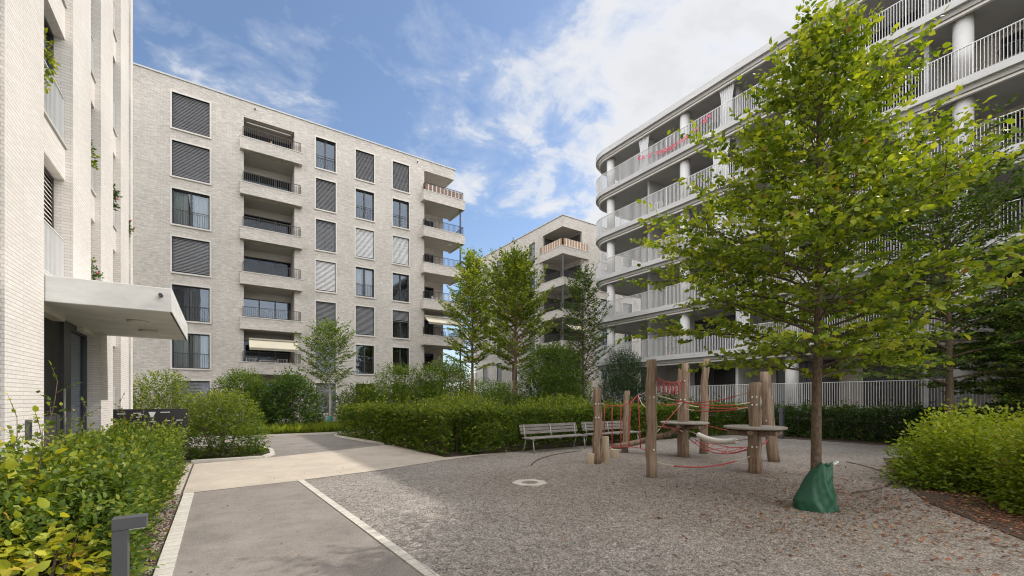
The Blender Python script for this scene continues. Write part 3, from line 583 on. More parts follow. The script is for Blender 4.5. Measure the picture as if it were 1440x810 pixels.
for k in range(6):
    for i, (a, b) in enumerate(wl): window(bC, 'x', CX, a, b, 15.13-2.9*k, 17.27-2.9*k, 'screen_up' if (i == 0 and k == 0) else ('glass' if (i+k) % 4 == 1 else 'screen'), 1, rail=False)
    for i, (a, b) in enumerate(((30.9, 32.2), (34.2, 35.5))): window(bC, 'y', CY, a, b, 15.13-2.9*k, 17.27-2.9*k, 'white' if i == 0 and k < 2 else 'glass', 1, rail=True)
def corner_balcony(k, y0, y1, both=True):
    z = 15.65-2.9*k; zb = z-0.72; m = MB(); t = 0.2
    if both:
        m.box(25.9, 26.1, 29.9, y1, zb, z); m.box(26.1, 29.3, 29.9, 30.1-0.003, zb, z); m.box(26.1, 28.6, 30.1, y1, zb+0.05, zb+0.24)
    else:
        m.box(25.9, 26.1, y0, y1, zb, z); m.box(26.1, 28.5, y0+0.3, y1, zb+0.05, zb+0.24)
    o = m.build('balcony', 'brick_grey', bC)
    cp = MB(); cp.box(25.87, 26.13, 29.87 if both else y0, y1, z, z+0.045)
    if both: cp.box(26.13, 29.33, 29.87, 30.1, z, z+0.045)
    cp.build('coping', 'stone_trim', o)
    rb = MB(); railing_bars(rb, [(26.0, y1-0.1), (26.0, 30.0), (29.1, 30.0)] if both else [(26.0, y1), (26.0, y0)], z, z+0.72, 0.115, 0.009)
    rb.build('railing', 'rail_metal', o)
    if both and k == 0:
        for mt, off in (('slat_orange', 0), ('slat_white', 1)):
            sb = MB(); i = 0; u = 0.1
            while u < 3.1:
                w = 0.26 if i % 2 == 0 else 0.09
                if i % 2 == off:
                    sb.box(25.955, 25.975, 30.0+u, 30.0+u+w-0.01, z+0.05, z+0.74); sb.box(26.0+u, 26.0+u+w-0.01, 29.955, 29.975, z+0.05, z+0.74)
                u += w; i += 1
            sb.build('privacy_screen', mt, o)
    if both:
        d = MB(); d.box(28.44, 28.495, 30.3, 32.9, z-0.5, z+1.7); d.box(26.3, 28.3, 33.04, 33.095, z-0.5, z+1.7); dd = d.build('balcony_door', 'room_dark', bC)
        if k > 0: 
            p = MB(); p.box(25.98, 26.10, 29.98, 30.10, z+0.05, z-0.72+2.9); p.build('post', 'bollard_grey', bC)
    else:
        d = MB(); d.box(28.44, 28.495, 46.6, 48.8, z-0.5, z+1.7); d.build('balcony_door', 'room_dark', bC)
for k in range(6):
    corner_balcony(k, 30, 33.5); corner_balcony(k, 46.0, 49.2, False)
a = MB(); a.quad((26.2, 29.85, 8.45), (28.3, 29.85, 8.45), (28.3, 28.95, 7.95), (26.2, 28.95, 7.95)); a.quad((26.2, 28.95, 7.95), (28.3, 28.95, 7.95), (28.3, 28.95, 7.8), (26.2, 28.95, 7.8)); a.build('awning', 'canvas_beige', bC)

# ================================================================== BUILDING R (long galleries with white fins)
bR = empty('apartment_building', (24, 4, 0), 'pale concrete block with long rounded galleries, round columns and white vertical bar railings', 'building')
RX = 21.5; RC = (23.3, 20.6); RR = 1.8
def rpath(inset, y_south=-16, x_end=31, n=14):
    p = [(RX+inset, y_south)]
    for i in range(n+1):
        a = pi-(pi/2)*i/n; p.append((RC[0]+(RR-inset)*cos(a), RC[1]+(RR-inset)*sin(a)))
    p.append((x_end, RC[1]+RR-inset)); return p
def slab(z0, z1, inset): 
    p = rpath(inset); return p+[(31, -16)] if False else [(31, -16)]+p
tops = [1.3+2.9*k for k in range(6)]
body = MB(); body.box(24.3, 36, -16, 19.8, 0, 18.3); body.build('wall', 'wall_beige', bR)
for k, z in enumerate(tops+[18.53]):
    roof = (k == 6)
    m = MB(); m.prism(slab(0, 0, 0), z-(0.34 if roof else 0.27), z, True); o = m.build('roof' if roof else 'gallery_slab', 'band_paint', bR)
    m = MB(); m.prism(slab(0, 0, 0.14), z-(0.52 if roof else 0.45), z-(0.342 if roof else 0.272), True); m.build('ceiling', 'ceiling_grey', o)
    m = MB(); p = rpath(0.20); q = rpath(0.32); zz = z-(0.62 if roof else 0.56)
    for i in range(len(p)-1):
        a, b, c_, d_ = p[i], p[i+1], q[i+1], q[i]
        vs = [(*a, zz), (*b, zz), (*c_, zz), (*d_, zz), (*a, zz+0.095), (*b, zz+0.095), (*c_, zz+0.095), (*d_, zz+0.095)]
        m.add(vs, [(0, 3, 2, 1), (4, 5, 6, 7), (0, 1, 5, 4), (2, 3, 7, 6)])
    m.build('curtain_track', 'strip_light', o)
    if roof: continue
    # railing of flat upright fins
    m = MB(); p = rpath(0.05, x_end=27); dist = 0; nxt = 0; gap = 0.088
    for (x0, y0), (x1, y1) in zip(p[:-1], p[1:]):
        L = math.hypot(x1-x0, y1-y0); dx, dy = (x1-x0)/L, (y1-y0)/L
        m.beam((x0, y0, z+1.075), (x1, y1, z+1.075), 0.06, 0.02)
        while nxt <= dist+L:
            t = nxt-dist; x, y = x0+dx*t, y0+dy*t; post = (int(round(nxt/gap)) % 20 == 0)
            w, dp = (0.012, 0.03) if post else (0.006, 0.021)
            c1 = (x-dx*w-dy*dp, y-dy*w+dx*dp); c2 = (x+dx*w-dy*dp, y+dy*w+dx*dp); c3 = (x+dx*w+dy*dp, y+dy*w-dx*dp); c4 = (x-dx*w+dy*dp, y-dy*w-dx*dp)
            zb = z-0.12
            m.add([(*c, zb) for c in (c1, c2, c3, c4)]+[(*c, z+1.066) for c in (c1, c2, c3, c4)], [(0, 1, 5, 4), (1, 2, 6, 5), (2, 3, 7, 6), (3, 0, 4, 7)])
            nxt += gap
        dist += L
    m.build('railing', 'fin_metal', o)
    # translucent wind screen in the rounded corner is left open; storey contents
    top = tops[k+1]-0.45 if k < 5 else 18.53-0.52
    for y in (20.56, 14.9, 9.3, 3.7, -1.9, -7.5):
        x = 22.15
        c_ = MB(); c_.cyl(x, y, z, top, 0.275, 0.275, 28); c_.build('column', 'column_paint', bR)
    for y in (17.6, 12.0, 4.72, -0.9):
        c_ = MB(); c_.box(22.35, 24.3, y-0.07, y+0.07, z, top-0.0); c_.build('partition', 'band_paint', bR)
    # glazed doors on the back wall
    for (ya, yb) in ((18.0, 19.2), (13.2, 15.6), (8.2, 10.9), (5.4, 7.2), (0.6, 3.0), (-4.5, -1.5)):
        f = MB(); 
        for yy in (ya, (ya+yb)/2, yb): f.box(24.22, 24.297, yy-0.035, yy+0.035, z, z+2.25)
        f.box(24.22, 24.297, ya, yb, z+2.18, z+2.252); fo = f.build('balcony_door', 'dark_metal', bR)
        g_ = MB(); g_.box(24.262, 24.294, ya+0.03, yb-0.03, z+0.05, z+2.2); g_.build('pane', 'sign_black', fo)
def drape(y0, y1, z0, z1, x=21.92, nw=7, sag=0.75):
    m = MB(); nu, nv = nw*8, 10
    pts = []
    for j in range(nv+1):
        v = j/nv; w = 1-sag*0.38*sin(pi*min(1, v*1.1))*(1 if v < 0.9 else 1)
        row = []
        for i in range(nu+1):
            u = i/nu; yy = (y0+y1)/2+(u-0.5)*(y1-y0)*w; row.append((x+0.045*sin(u*nw*2*pi), yy, z1-(z1-z0)*v))
        pts.append(row)
    vs = [p for r_ in pts for p in r_]; W_ = nu+1
    m.add(vs, [(j*W_+i, j*W_+i+1, (j+1)*W_+i+1, (j+1)*W_+i) for j in range(nv) for i in range(nu)], True)
    return m
for (k, y0, y1) in ((5, 17.2, 18.0), (5, 11.9, 12.7), (5, 9.4, 9.95), (4, 12.1, 13.2), (3, 12.1, 13.1), (3, 4.9, 5.5), (1, 11.0, 11.9)):
    top = tops[k+1]-0.56 if k < 5 else 17.92
    drape(y0, y1, tops[k]+0.02, top).build('curtain', 'drape_grey', bR)

# ================================================================== FOLIAGE ENGINE
T4V = np.array([(0, 0, 0), (.42, .34, .07), (1, 0, -.08), (.42, -.34, .07)]); T4F = np.array([(0, 2, 1), (0, 3, 2)])
T8V = np.array([(0, 0, 0), (.34, 0, -.015), (.70, 0, -.03), (1, 0, -.13), (.26, .30, .07), (.66, .27, .045), (.26, -.30, .07), (.66, -.27, .045)])
T8F = np.array([(0, 1, 4), (1, 5, 4), (1, 2, 5), (2, 3, 5), (0, 6, 1), (1, 6, 7), (1, 7, 2), (2, 7, 3)])
TNV = np.array([(0, 0, 0), (.5, .06, .0), (1, 0, -.02), (.5, -.06, .0)])
def unit(a): return a/np.maximum(np.linalg.norm(a, axis=-1, keepdims=True), 1e-6)
def leaf_object(name, P, A, N, S, T, mat, parent=None, at=None, tmpl='4', **kw):
    T = np.minimum(T, 0.955); kk = np.arange(len(T)); T = np.where(kk % 233 == 7, 1.0, T)
    V, F = {'4': (T4V, T4F), '8': (T8V, T8F), 'n': (TNV, T4F)}[tmpl]
    A = unit(A); Wd = unit(np.cross(N, A)); Nn = np.cross(A, Wd)
    n, k = len(P), len(V)
    org = np.array(ORG[parent.name] if parent is not None else (at if at is not None else (0, 0, 0)))
    co = (P-org)[:, None, :]+S[:, None, None]*(V[None, :, 0:1]*A[:, None, :]+V[None, :, 1:2]*Wd[:, None, :]+V[None, :, 2:3]*Nn[:, None, :])
    idx = (F[None]+(np.arange(n)*k)[:, None, None]).reshape(-1)
    me = bpy.data.meshes.new(name); me.vertices.add(n*k); me.vertices.foreach_set('co', co.reshape(-1).astype(np.float32))
    me.loops.add(len(idx)); me.loops.foreach_set('vertex_index', idx.astype(np.int32))
    nf = len(idx)//3; me.polygons.add(nf); me.polygons.foreach_set('loop_start', (np.arange(nf)*3).astype(np.int32))
    me.materials.append(M[mat]); me.update(calc_edges=True)
    at_ = me.attributes.new('tint', 'FLOAT', 'POINT'); at_.data.foreach_set('value', np.repeat(T, k).astype(np.float32))
    o = put(name, me, parent, at); return tag(o, **kw)
def twig_leaves(rng, P, D, L, m, size, up=0.75, flat=1.0, tint=0.45, tvar=0.28, tipbonus=0.15, jit=0.25):
    """P,D,L per twig -> arrays of leaves set alternately along each twig"""
    n = len(P); D = unit(D); j = np.arange(m)[None, :]
    t = (j+0.6+rng.uniform(-.2, .2, (n, m)))/m
    pos = P[:, None, :]+D[:, None, :]*(L[:, None]*t)[..., None]
    side = unit(np.cross(D, np.array([0, 0, 1.0]))+rng.normal(0, .15, (n, 3)))
    sg = np.where((j+rng.integers(0, 2, (n, 1))) % 2 == 0, 1, -1)
    A = D[:, None, :]*rng.uniform(.35, .8, (n, m))[..., None]+side[:, None, :]*(sg*rng.uniform(.6, 1, (n, m)))[..., None]
    last = (j == m-1); A = np.where(last[..., None], D[:, None, :], A)
    A = A+rng.normal(0, jit, A.shape); A[..., 2] -= 0.12
    N = np.array([0, 0, 1.0])*up+rng.normal(0, 0.42, A.shape)
    ct = rng.normal(0, tvar*0.7, (n, 1)); T = tint+ct+rng.normal(0, tvar*0.6, (n, m))+tipbonus*(t-0.5)*2
    S = size*rng.uniform(.62, 1.15, (n, m))
    R = lambda a: a.reshape(-1, a.shape[-1])
    return R(pos), R(A), R(N), S.reshape(-1), np.clip(T, 0, 1).reshape(-1)
def cat(parts): return [np.concatenate([p[i] for p in parts]) for i in range(len(parts[0]))]

def tree(rng, name, base, H, zc, crown, n_limb, leafsize, label, cat_='tree', group=None, trunk_r=0.1, bark='bark_dark', leaf='leaf_mid',
         pitch=(0.15, 1.2), droop=0.12, sub_gap=0.22, twig_gap=0.13, m=5, tint=0.45, tmpl='4', lean=(0, 0), sub_len=0.5, twig_len=0.26, squash=1.0, azoff=0.0, lopside=0.0, azlop=0.0, gap=0.0, upness=0.6, jit=0.3):
    r0 = empty(name, base, label, cat_, group); B = np.array(base, float)
    tr = MB(); n = 12; path = []; rad = []
    wob = rng.normal(0, 0.02, (n+1, 2)).cumsum(0)
    for i in range(n+1):
        t = i/n; path.append((B[0]+lean[0]*t+wob[i][0]*H*0.06, B[1]+lean[1]*t+wob[i][1]*H*0.06, B[2]-0.05+H*0.96*t)); rad.append(trunk_r*(1-t)**0.75*(1.18 if i == 0 else 1)+0.008)
    tr.tube(path, rad, 10); tr.build('trunk', bark, r0)
    PA = np.array(path); zs = PA[:, 2]-B[2]
    def tp(z): return np.array([np.interp(z, zs, PA[:, 0]), np.interp(z, zs, PA[:, 1]), B[2]+z])
    br = MB(); TP, TD, TL, TT = [], [], [], []
    for i in range(n_limb):
        f = (i+0.5)/n_limb; z = zc+(H-zc)*(f**0.92)*0.985; az = azoff+i*2.39996+rng.uniform(-.35, .35); rel = (z-zc)/(H-zc)
        pt = pitch[0]+(pitch[1]-pitch[0])*rel+rng.uniform(-.12, .12)
        Rmax = crown(min(1, rel+0.10*sin(pt)))*rng.uniform(0.68, 1.12)*(1-lopside*max(0, cos(az-azlop)))
        p0 = tp(z*1.0); out = np.array([cos(az), sin(az), 0]); L = Rmax/max(0.35, cos(pt)); L = min(L, Rmax+1.0)
        npt = 7; pp = []
        bend = rng.uniform(-.18, .18); sd = np.array([-sin(az), cos(az), 0])
        for q in range(npt):
            s = q/(npt-1); hh = L*cos(pt)*s; vv = L*(sin(pt)*s-droop*s*s+0.10*s*(1-s))
            pp.append(p0+out*hh+sd*bend*L*s*s+np.array([0, 0, vv*squash])+rng.normal(0, 0.012*L, 3)*s)
        r_l = max(0.006, trunk_r*0.36*(1-rel*0.6)*(L/2.2)**0.5)
        br.tube(pp, [r_l*(1-0.85*q/(npt-1)) for q in range(npt)], 5, cap=False)
        pp = np.array(pp); k = max(2, int(L/sub_gap)); sg = 1
        for q in range(k+1):
            s = 0.16+0.84*q/k; x = s*(npt-1); a = min(int(x), npt-2); p = pp[a]+(pp[a+1]-pp[a])*(x-a); d = unit(pp[a+1]-pp[a])
            sg = -sg; side = unit(np.cross(d, [0, 0, 1.0]))*sg
            if q == k: sdv = d; l = 0.30*L*0.5+0.15
            else:
                sdv = unit(d*0.75+side*rng.uniform(.55, 1.0)+np.array([0, 0, rng.uniform(-.15, .35)])); l = (0.18+sub_len*L*(1-s)**0.8*0.62+0.12)*rng.uniform(.7, 1.2)
            if rng.random() < gap: continue
            e = p+sdv*l+np.array([0, 0, -droop*l*0.4]); mid = (p+e)/2+rng.normal(0, .03*l, 3)+np.array([0, 0, 0.05*l])
            br.tube([p, mid, e], [r_l*0.36*(1-s*.5)+0.002, r_l*0.22+0.002, 0.002], 3, cap=False)
            kt = max(1, int(l/twig_gap))
            for w in range(kt+1):
                u = (w+0.7)/(kt+0.7); pt_ = p+(mid-p)*2*u if u < .5 else mid+(e-mid)*(2*u-1)
                s2 = unit(np.cross(sdv, [0, 0, 1.0]))*(1 if w % 2 else -1)
                dd = unit(sdv*0.7+s2*rng.uniform(.3, 1.0)*(0 if w == kt else 1)+np.array([0, 0, rng.uniform(-.25, .3)]))
                TP.append(pt_); TD.append(dd); TL.append(twig_len*rng.uniform(.6, 1.3)); TT.append(0)
    br.build('branches', bark, r0)
    lv = twig_leaves(rng, np.array(TP), np.array(TD), np.array(TL), m, leafsize, tint=tint, up=upness, jit=jit)
    leaf_object('crown', *lv, leaf, r0, tmpl=tmpl)
    return r0

def shoots(rng, P, Nn, n_per_len, size, m, length, upw, spread, tint, tvar=0.28, layered=False, tipbonus=0.15, fl=0.75):
    D = unit(Nn*spread[0]+np.array([0, 0, 1.0])*upw+rng.normal(0, spread[1], P.shape))
    L = length*rng.uniform(.6, 1.3, len(P))
    return twig_leaves(rng, P-D*L[:, None]*0.55, D, L, m, size, up=1.0 if layered else fl, tint=tint, tvar=tvar, tipbonus=tipbonus)
def lump(P, s=1.3, seed=0):
    return (np.sin(P[:, 0]*2.1*s+seed)+np.sin(P[:, 1]*2.6*s+1.3+seed*2)+np.sin(P[:, 2]*3.3*s+seed)+np.sin((P[:, 0]+P[:, 1])*4.7*s+seed)*.6)/3.6
def bush(rng, name, c, rx, ry, h, n, size, label, cat_='shrub', group=None, leaf='leaf_mid', m=6, length=0.3, tint=0.45, z0=0.05, lumpy=0.16, tmpl='4', layered=False, upw=0.45, depth=0.45, stems=9, power=2.4, bark='bark_dark', topbonus=0.0, spread=(0.8, 0.35)):
    """rounded shrub: leafy shoots filling the outer half of a lumpy dome"""
    r0 = empty(name, (c[0], c[1], c[2] if len(c) > 2 else 0), label, cat_, group); zb = (c[2] if len(c) > 2 else 0)
    u = unit(rng.normal(0, 1, (n, 3))); u[:, 2] = np.abs(u[:, 2])*1.0-0.18*rng.random(n)
    u = unit(u); q = (np.abs(u[:, 0])**power+np.abs(u[:, 1])**power+np.abs(u[:, 2])**power)**(-1/power)
    S = u*q[:, None]; rr = 1-depth*rng.random(n)**1.7
    P = S*rr[:, None]*np.array([rx, ry, h-z0]); P += np.array([c[0], c[1], zb+z0]); seed = rng.uniform(0, 9)
    k = lump(P, 1.3, seed)*lumpy; P = P+unit(S*np.array([rx, ry, h]))*k[:, None]*min(rx, ry, h)
    P[:, 2] = np.maximum(P[:, 2], zb+0.06)
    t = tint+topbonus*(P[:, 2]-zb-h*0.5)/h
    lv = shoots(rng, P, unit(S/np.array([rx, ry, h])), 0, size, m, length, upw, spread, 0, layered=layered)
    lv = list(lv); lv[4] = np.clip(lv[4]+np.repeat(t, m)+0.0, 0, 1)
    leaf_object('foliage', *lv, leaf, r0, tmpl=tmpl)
    st = MB()
    for i in range(stems):
        a = rng.uniform(0, 2*pi); q = rng.uniform(.15, .8); e = (c[0]+rx*q*cos(a), c[1]+ry*q*sin(a), zb+h*rng.uniform(.6, .92)); b0 = (c[0]+rx*.25*cos(a)*q, c[1]+ry*.25*sin(a)*q, zb-0.05)
        st.tube([b0, ((b0[0]*1.2+e[0]*.8)/2, (b0[1]*1.2+e[1]*.8)/2, zb+h*.4), e], [0.02, 0.014, 0.004], 5, cap=False)
    st.build('stems', bark, r0)
    return r0
def hedge(rng, name, poly, width, h, dens, size, label, group=None, leaf='leaf_hedge', m=5, length=0.2, tint=0.42, layered=False, lumpy=0.10, tmpl='4', z0=0.03, topbonus=0.30, depth=0.5, wild=0.0, hvar=0.0):
    """clipped hedge following a polyline; leafy shoots on the top and both faces and some way in"""
    r0 = empty(name, (*poly[0], 0), label, 'hedge', group); PP, NN = [], []
    st = MB()
    for (a, b) in zip(poly[:-1], poly[1:]):
        a = np.array(a); b = np.array(b); L = np.linalg.norm(b-a); d = (b-a)/L; nrm = np.array([-d[1], d[0]])
        area = L*(2*h+width); n = int(area*dens)
        u = rng.random(n)*(L+width*0.6)-width*0.3; pick = rng.random(n)*(2*h+width); dep = depth*rng.random(n)**1.5
        v = np.where(pick < h, -1.0, np.where(pick < 2*h, 1.0, 0.0))
        z = np.where(v != 0, z0+rng.random(n)*(h-z0), h-dep*h*0.5); w = np.where(v != 0, v*(width/2)*(1-dep), (rng.random(n)-.5)*width)
        x = a[0]+d[0]*u+nrm[0]*w; y = a[1]+d[1]*u+nrm[1]*w
        P = np.stack([x, y, z], 1); N3 = np.stack([nrm[0]*v, nrm[1]*v, np.where(v == 0, 1.0, 0.15)], 1)
        P = P+N3*(lump(P, 1.6, 2.0)*lumpy)[:, None]
        P[:, 2] *= 1+hvar*lump(P*0.7, 1.0, 4.0)
        P[:, 2] = np.maximum(P[:, 2], 0.06); PP.append(P); NN.append(N3)
        for i in range(int(L/0.35)):
            q = a+d*(i+.5)*0.35+rng.normal(0, .08, 2); st.tube([(q[0], q[1], -0.03), (q[0]+rng.normal(0, .05), q[1]+rng.normal(0, .05), h*.55), (q[0]+rng.normal(0, .1), q[1]+rng.normal(0, .1), h*.9)], [0.018, 0.012, 0.004], 5, cap=False)
    P = np.concatenate(PP); N3 = np.concatenate(NN)
    lv = list(shoots(rng, P, N3, 0, size, m, length, 0.4, (0.75, 0.32), 0, layered=layered))
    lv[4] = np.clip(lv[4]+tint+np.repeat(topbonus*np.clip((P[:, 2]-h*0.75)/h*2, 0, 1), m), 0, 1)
    if wild:
        n = int(wild*len(P)*0.01); i = rng.choice(np.where(P[:, 2] > h*0.8)[0], n)
        D = np.tile([0, 0, 1.0], (n, 1))+rng.normal(0, .3, (n, 3)); w_ = twig_leaves(rng, P[i], D, rng.uniform(.2, .5, n), 7, size, tint=tint+0.25)
        lv = cat([lv, w_])
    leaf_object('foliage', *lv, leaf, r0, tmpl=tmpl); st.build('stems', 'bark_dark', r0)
    return r0
RG = np.random.default_rng

# ================================================================== TREES
def prof(pts):
    xs = [p[0] for p in pts]; ys = [p[1] for p in pts]; return lambda t: float(np.interp(t, xs, ys))
tree(RG(11), 'deciduous_tree', (7.62, 2.86, 0), 7.35, 1.95, prof([(0, 1.5), (.14, 2.2), (.34, 2.3), (.46, 1.8), (.58, 1.3), (.74, .88), (.9, .42), (1, .06)]), 84, 0.098,
     'bright green young tree rising from the gravel out of a green watering bag', trunk_r=0.072, leaf='leaf_lime', pitch=(0.12, 1.25), droop=0.06, upness=0.40, jit=0.42,
     sub_gap=0.18, twig_gap=0.11, m=7, tmpl='8', tint=0.54, sub_len=0.62, gap=0.06, lopside=0.30, azlop=radians(215), twig_len=0.30)
tree(RG(12), 'deciduous_tree', (18.0, 3.3, 0), 8.6, 1.9, prof([(0, 2.2), (.2, 2.9), (.45, 2.9), (.7, 2.2), (.9, 1.2), (1, .2)]), 58, 0.12,
     'shaded slim trunked tree before the white railing, right of the big gravel tree', trunk_r=0.10, leaf='leaf_mid', pitch=(0.1, 1.1), m=6, sub_gap=0.22, twig_gap=0.13, tint=0.5, gap=0.05)
tree(RG(13), 'deciduous_tree', (13.3, 24.2, 0), 10.7, 3.3, prof([(0, 1.0), (.15, 1.6), (.4, 1.85), (.65, 1.4), (.85, .7), (1, .15)]), 60, 0.15,
     'tall green tree with reddish trunk left of the pair beside the brick corner block', group='young trees in front of the far block', trunk_r=0.11, bark='bark_red', leaf='leaf_lime', pitch=(0.35, 1.3), droop=-0.05, m=7, sub_gap=0.22, twig_gap=0.12, tint=0.50, gap=0.08)
tree(RG(14), 'deciduous_tree', (14.4, 20.9, 0), 9.9, 3.0, prof([(0, 1.3), (.15, 1.9), (.4, 2.1), (.65, 1.6), (.85, .9), (1, .15)]), 66, 0.15,
     'tall full green tree with reddish trunk, the widest of those before the brick corner block', group='young trees in front of the far block', trunk_r=0.12, bark='bark_red', leaf='leaf_lime', pitch=(0.35, 1.3), droop=-0.05, m=7, sub_gap=0.22, twig_gap=0.12, tint=0.46, gap=0.08)
tree(RG(15), 'deciduous_tree', (18.0, 18.9, 0), 9.1, 2.2, prof([(0, 1.2), (.2, 1.7), (.5, 1.5), (.75, 1.0), (1, .15)]), 50, 0.13,
     'loose dark green tree with gappy crown close to the rounded gallery corner', trunk_r=0.09, leaf='leaf_mid', pitch=(0.6, 1.3), droop=0.0, m=6, sub_gap=0.24, twig_gap=0.15, tint=0.42, gap=0.12)
tree(RG(16), 'deciduous_tree', (5.15, 25.8, 0.05), 5.4, 1.9, prof([(0, .7), (.2, 1.35), (.5, 1.35), (.8, .8), (1, .15)]), 44, 0.12,
     'small pale trunked tree in front of the brick facade beside the road', trunk_r=0.07, bark='bark_pale', leaf='leaf_mid', pitch=(0.5, 1.25), droop=0.05, m=6, sub_gap=0.2, twig_gap=0.14, tint=0.62, gap=0.1)
tree(RG(17), 'dark_tree', (20.2, 1.7, 0), 4.7, 1.3, prof([(0, 1.2), (.3, 2.5), (.6, 2.1), (.85, 1.2), (1, .2)]), 60, 0.12,
     'dark low tree with flat tiered branches at the right edge of the white railing', trunk_r=0.10, leaf='leaf_mid', pitch=(0.05, .7), droop=0.05, m=6, sub_gap=0.2, twig_gap=0.09, tint=0.5, tmpl='4')
# tree bags
bg = MB(); rows = []; tcx, tcy = 7.62, 2.86; nz, na = 26, 56
for j in range(nz+1):
    z = 0.72*j/nz; c0 = np.interp(z, [0, .15, .42, .72], [-.035, -.04, -.01, .10]); w = np.interp(z, [0, .15, .30, .42, .58, .72], [.285, .285, .215, .17, .14, .115]); dp = np.interp(z, [0, .3, .72], [.22, .19, .085])
    row = []
    for i in range(na):
        a = 2*pi*i/na
        cr = .055*abs(sin(a*2.5+z*5+1))+.04*sin(a*6+z*11)+.035*abs(sin(a*4-z*13))+.02*sin(a*13+z*23)
        lx = c0+w*cos(a)*(1+cr*.7); ly = dp*sin(a)*(1+cr*2.2)-0.03
        zz = z-(.05*abs(sin(a*1.5+.6))+.02*sin(a*6))*(z/.72)**6+(.008*sin(a*9) if j == 0 else 0)
        row.append((tcx+lx*0.827+ly*0.562, tcy-lx*0.562+ly*0.827, max(zz, .002)))
    rows.append(row)
cxy = rows[-1]; mx_ = sum(p[0] for p in cxy)/na; my_ = sum(p[1] for p in cxy)/na
rows.append([(mx_+(p[0]-mx_)*.5, my_+(p[1]-my_)*.5, p[2]-.03) for p in cxy])
vs = [p for r_ in rows for p in r_]; nR = len(rows)
bg.add(vs, [(j*na+i, j*na+(i+1) % na, (j+1)*na+(i+1) % na, (j+1)*na+i) for j in range(nR-1) for i in range(na)], True)
bo = bg.build('watering_bag', 'bag_green', at=(7.58, 2.83, 0)); tag(bo, 'dark green watering bag wrapped round the trunk of the gravel tree', 'watering bag')
s = MB(); s.beam((7.78, 2.70, .69), (7.85, 2.66, .73), .05, .02); s.build('label_tab', 'clamp_white', bo)
bg = MB(); bg.tube([(5.15, 25.8, 0.05), (5.15, 25.8, 0.3), (5.15, 25.8, 0.62), (5.15, 25.8, .7)], [.24, .2, .13, .1], 12); tag(bg.build('watering_bag', 'bag_teal', at=(5.15, 25.8, 0.05)), 'small teal watering bag round the pale trunk by the road', 'watering bag')

# ================================================================== SHRUBS AND HEDGES
hedge(RG(21), 'hedge', [(5.0, 19.9), (5.65, 15.6), (6.0, 11.7)], 1.25, 1.34, 170, 0.10, 'clipped hornbeam hedge running from the road bend towards the benches, yellow tinged top', wild=1.5)
hedge(RG(22), 'hedge', [(6.3, 11.95), (13.5, 12.0), (20.9, 11.2)], 1.3, 1.36, 150, 0.10, 'clipped dark green hedge behind the two benches and climbing frame', tint=0.40, wild=1.2)
hedge(RG(23), 'hedge', [(21.0, 10.2), (20.75, 4.6), (20.6, -2.5)], 0.95, 1.28, 160, 0.085, 'dark evergreen hedge at the foot of the long white railing', leaf='leaf_dark', tint=0.42, topbonus=0.2, wild=2.5)
# beech thicket at the right
def thicket(seed, name, pts, label, **kw): pass
bush(RG(31), 'beech_shrub', (13.0, 1.95), 2.2, 1.1, 1.28, 2600, 0.085, 'bright green tiered beech shrub beside the gravel, left part of the right thicket', leaf='leaf_lime', m=7, length=0.60, tint=0.52, layered=True, upw=0.12, lumpy=0.34, tmpl='8', topbonus=0.3, stems=14, group=None, spread=(0.9, 0.42))
bush(RG(32), 'beech_shrub', (10.55, .45), 1.35, 0.95, 1.30, 2400, 0.082, 'lime green beech shrub nearest the camera at the right edge', leaf='leaf_lime', m=7, length=0.58, tint=0.54, layered=True, upw=0.12, lumpy=0.32, tmpl='8', topbonus=0.3, stems=12, spread=(0.9, 0.30))
bush(RG(33), 'beech_shrub', (15.9, 0.9), 1.9, 1.5, 1.35, 1500, 0.085, 'yellowish shrub at the back of the right thicket near the slim tree', leaf='leaf_hedge', m=6, length=0.38, tint=0.6, layered=True, upw=0.3, lumpy=0.2, stems=10)
# foreground bed, left
hedge(RG(41), 'hedge', [(-1.28, 5.7), (-1.30, 9.2), (-1.28, 12.6)], 1.15, 0.92, 360, 0.060, 'loose mixed hedge of small leaves between the path kerb and the entrance', leaf='leaf_hedge', m=7, length=0.28, tint=0.42, lumpy=0.16, tmpl='8', wild=2.6, hvar=0.16, topbonus=0.15)
hedge(RG(42), 'hedge', [(-1.12, 5.0), (-1.12, 5.6)], 1.0, 0.80, 330, 0.058, 'low dark leafed ground shrub under the bollard light in the foreground bed', leaf='leaf_mid', m=6, length=0.25, tint=0.52, lumpy=0.12, tmpl='8', wild=2.0)
bush(RG(43), 'yellow_leaved_shrub', (-1.66, 5.75), 0.50, 0.7, 1.16, 210, 0.11, 'large leaved yellow green shrub at the lower left corner', leaf='leaf_yellow', m=6, length=0.45, tint=0.38, tmpl='8', upw=0.5, lumpy=0.25, stems=10, depth=0.35)
bush(RG(44), 'yellow_leaved_shrub', (-1.14, 4.75), 0.30, 0.36, 0.70, 80, 0.10, 'few broad yellow leaves low beside the bollard light', leaf='leaf_yellow', m=6, length=0.35, tint=0.6, tmpl='8', upw=0.5, lumpy=0.2, stems=5, depth=0.3)
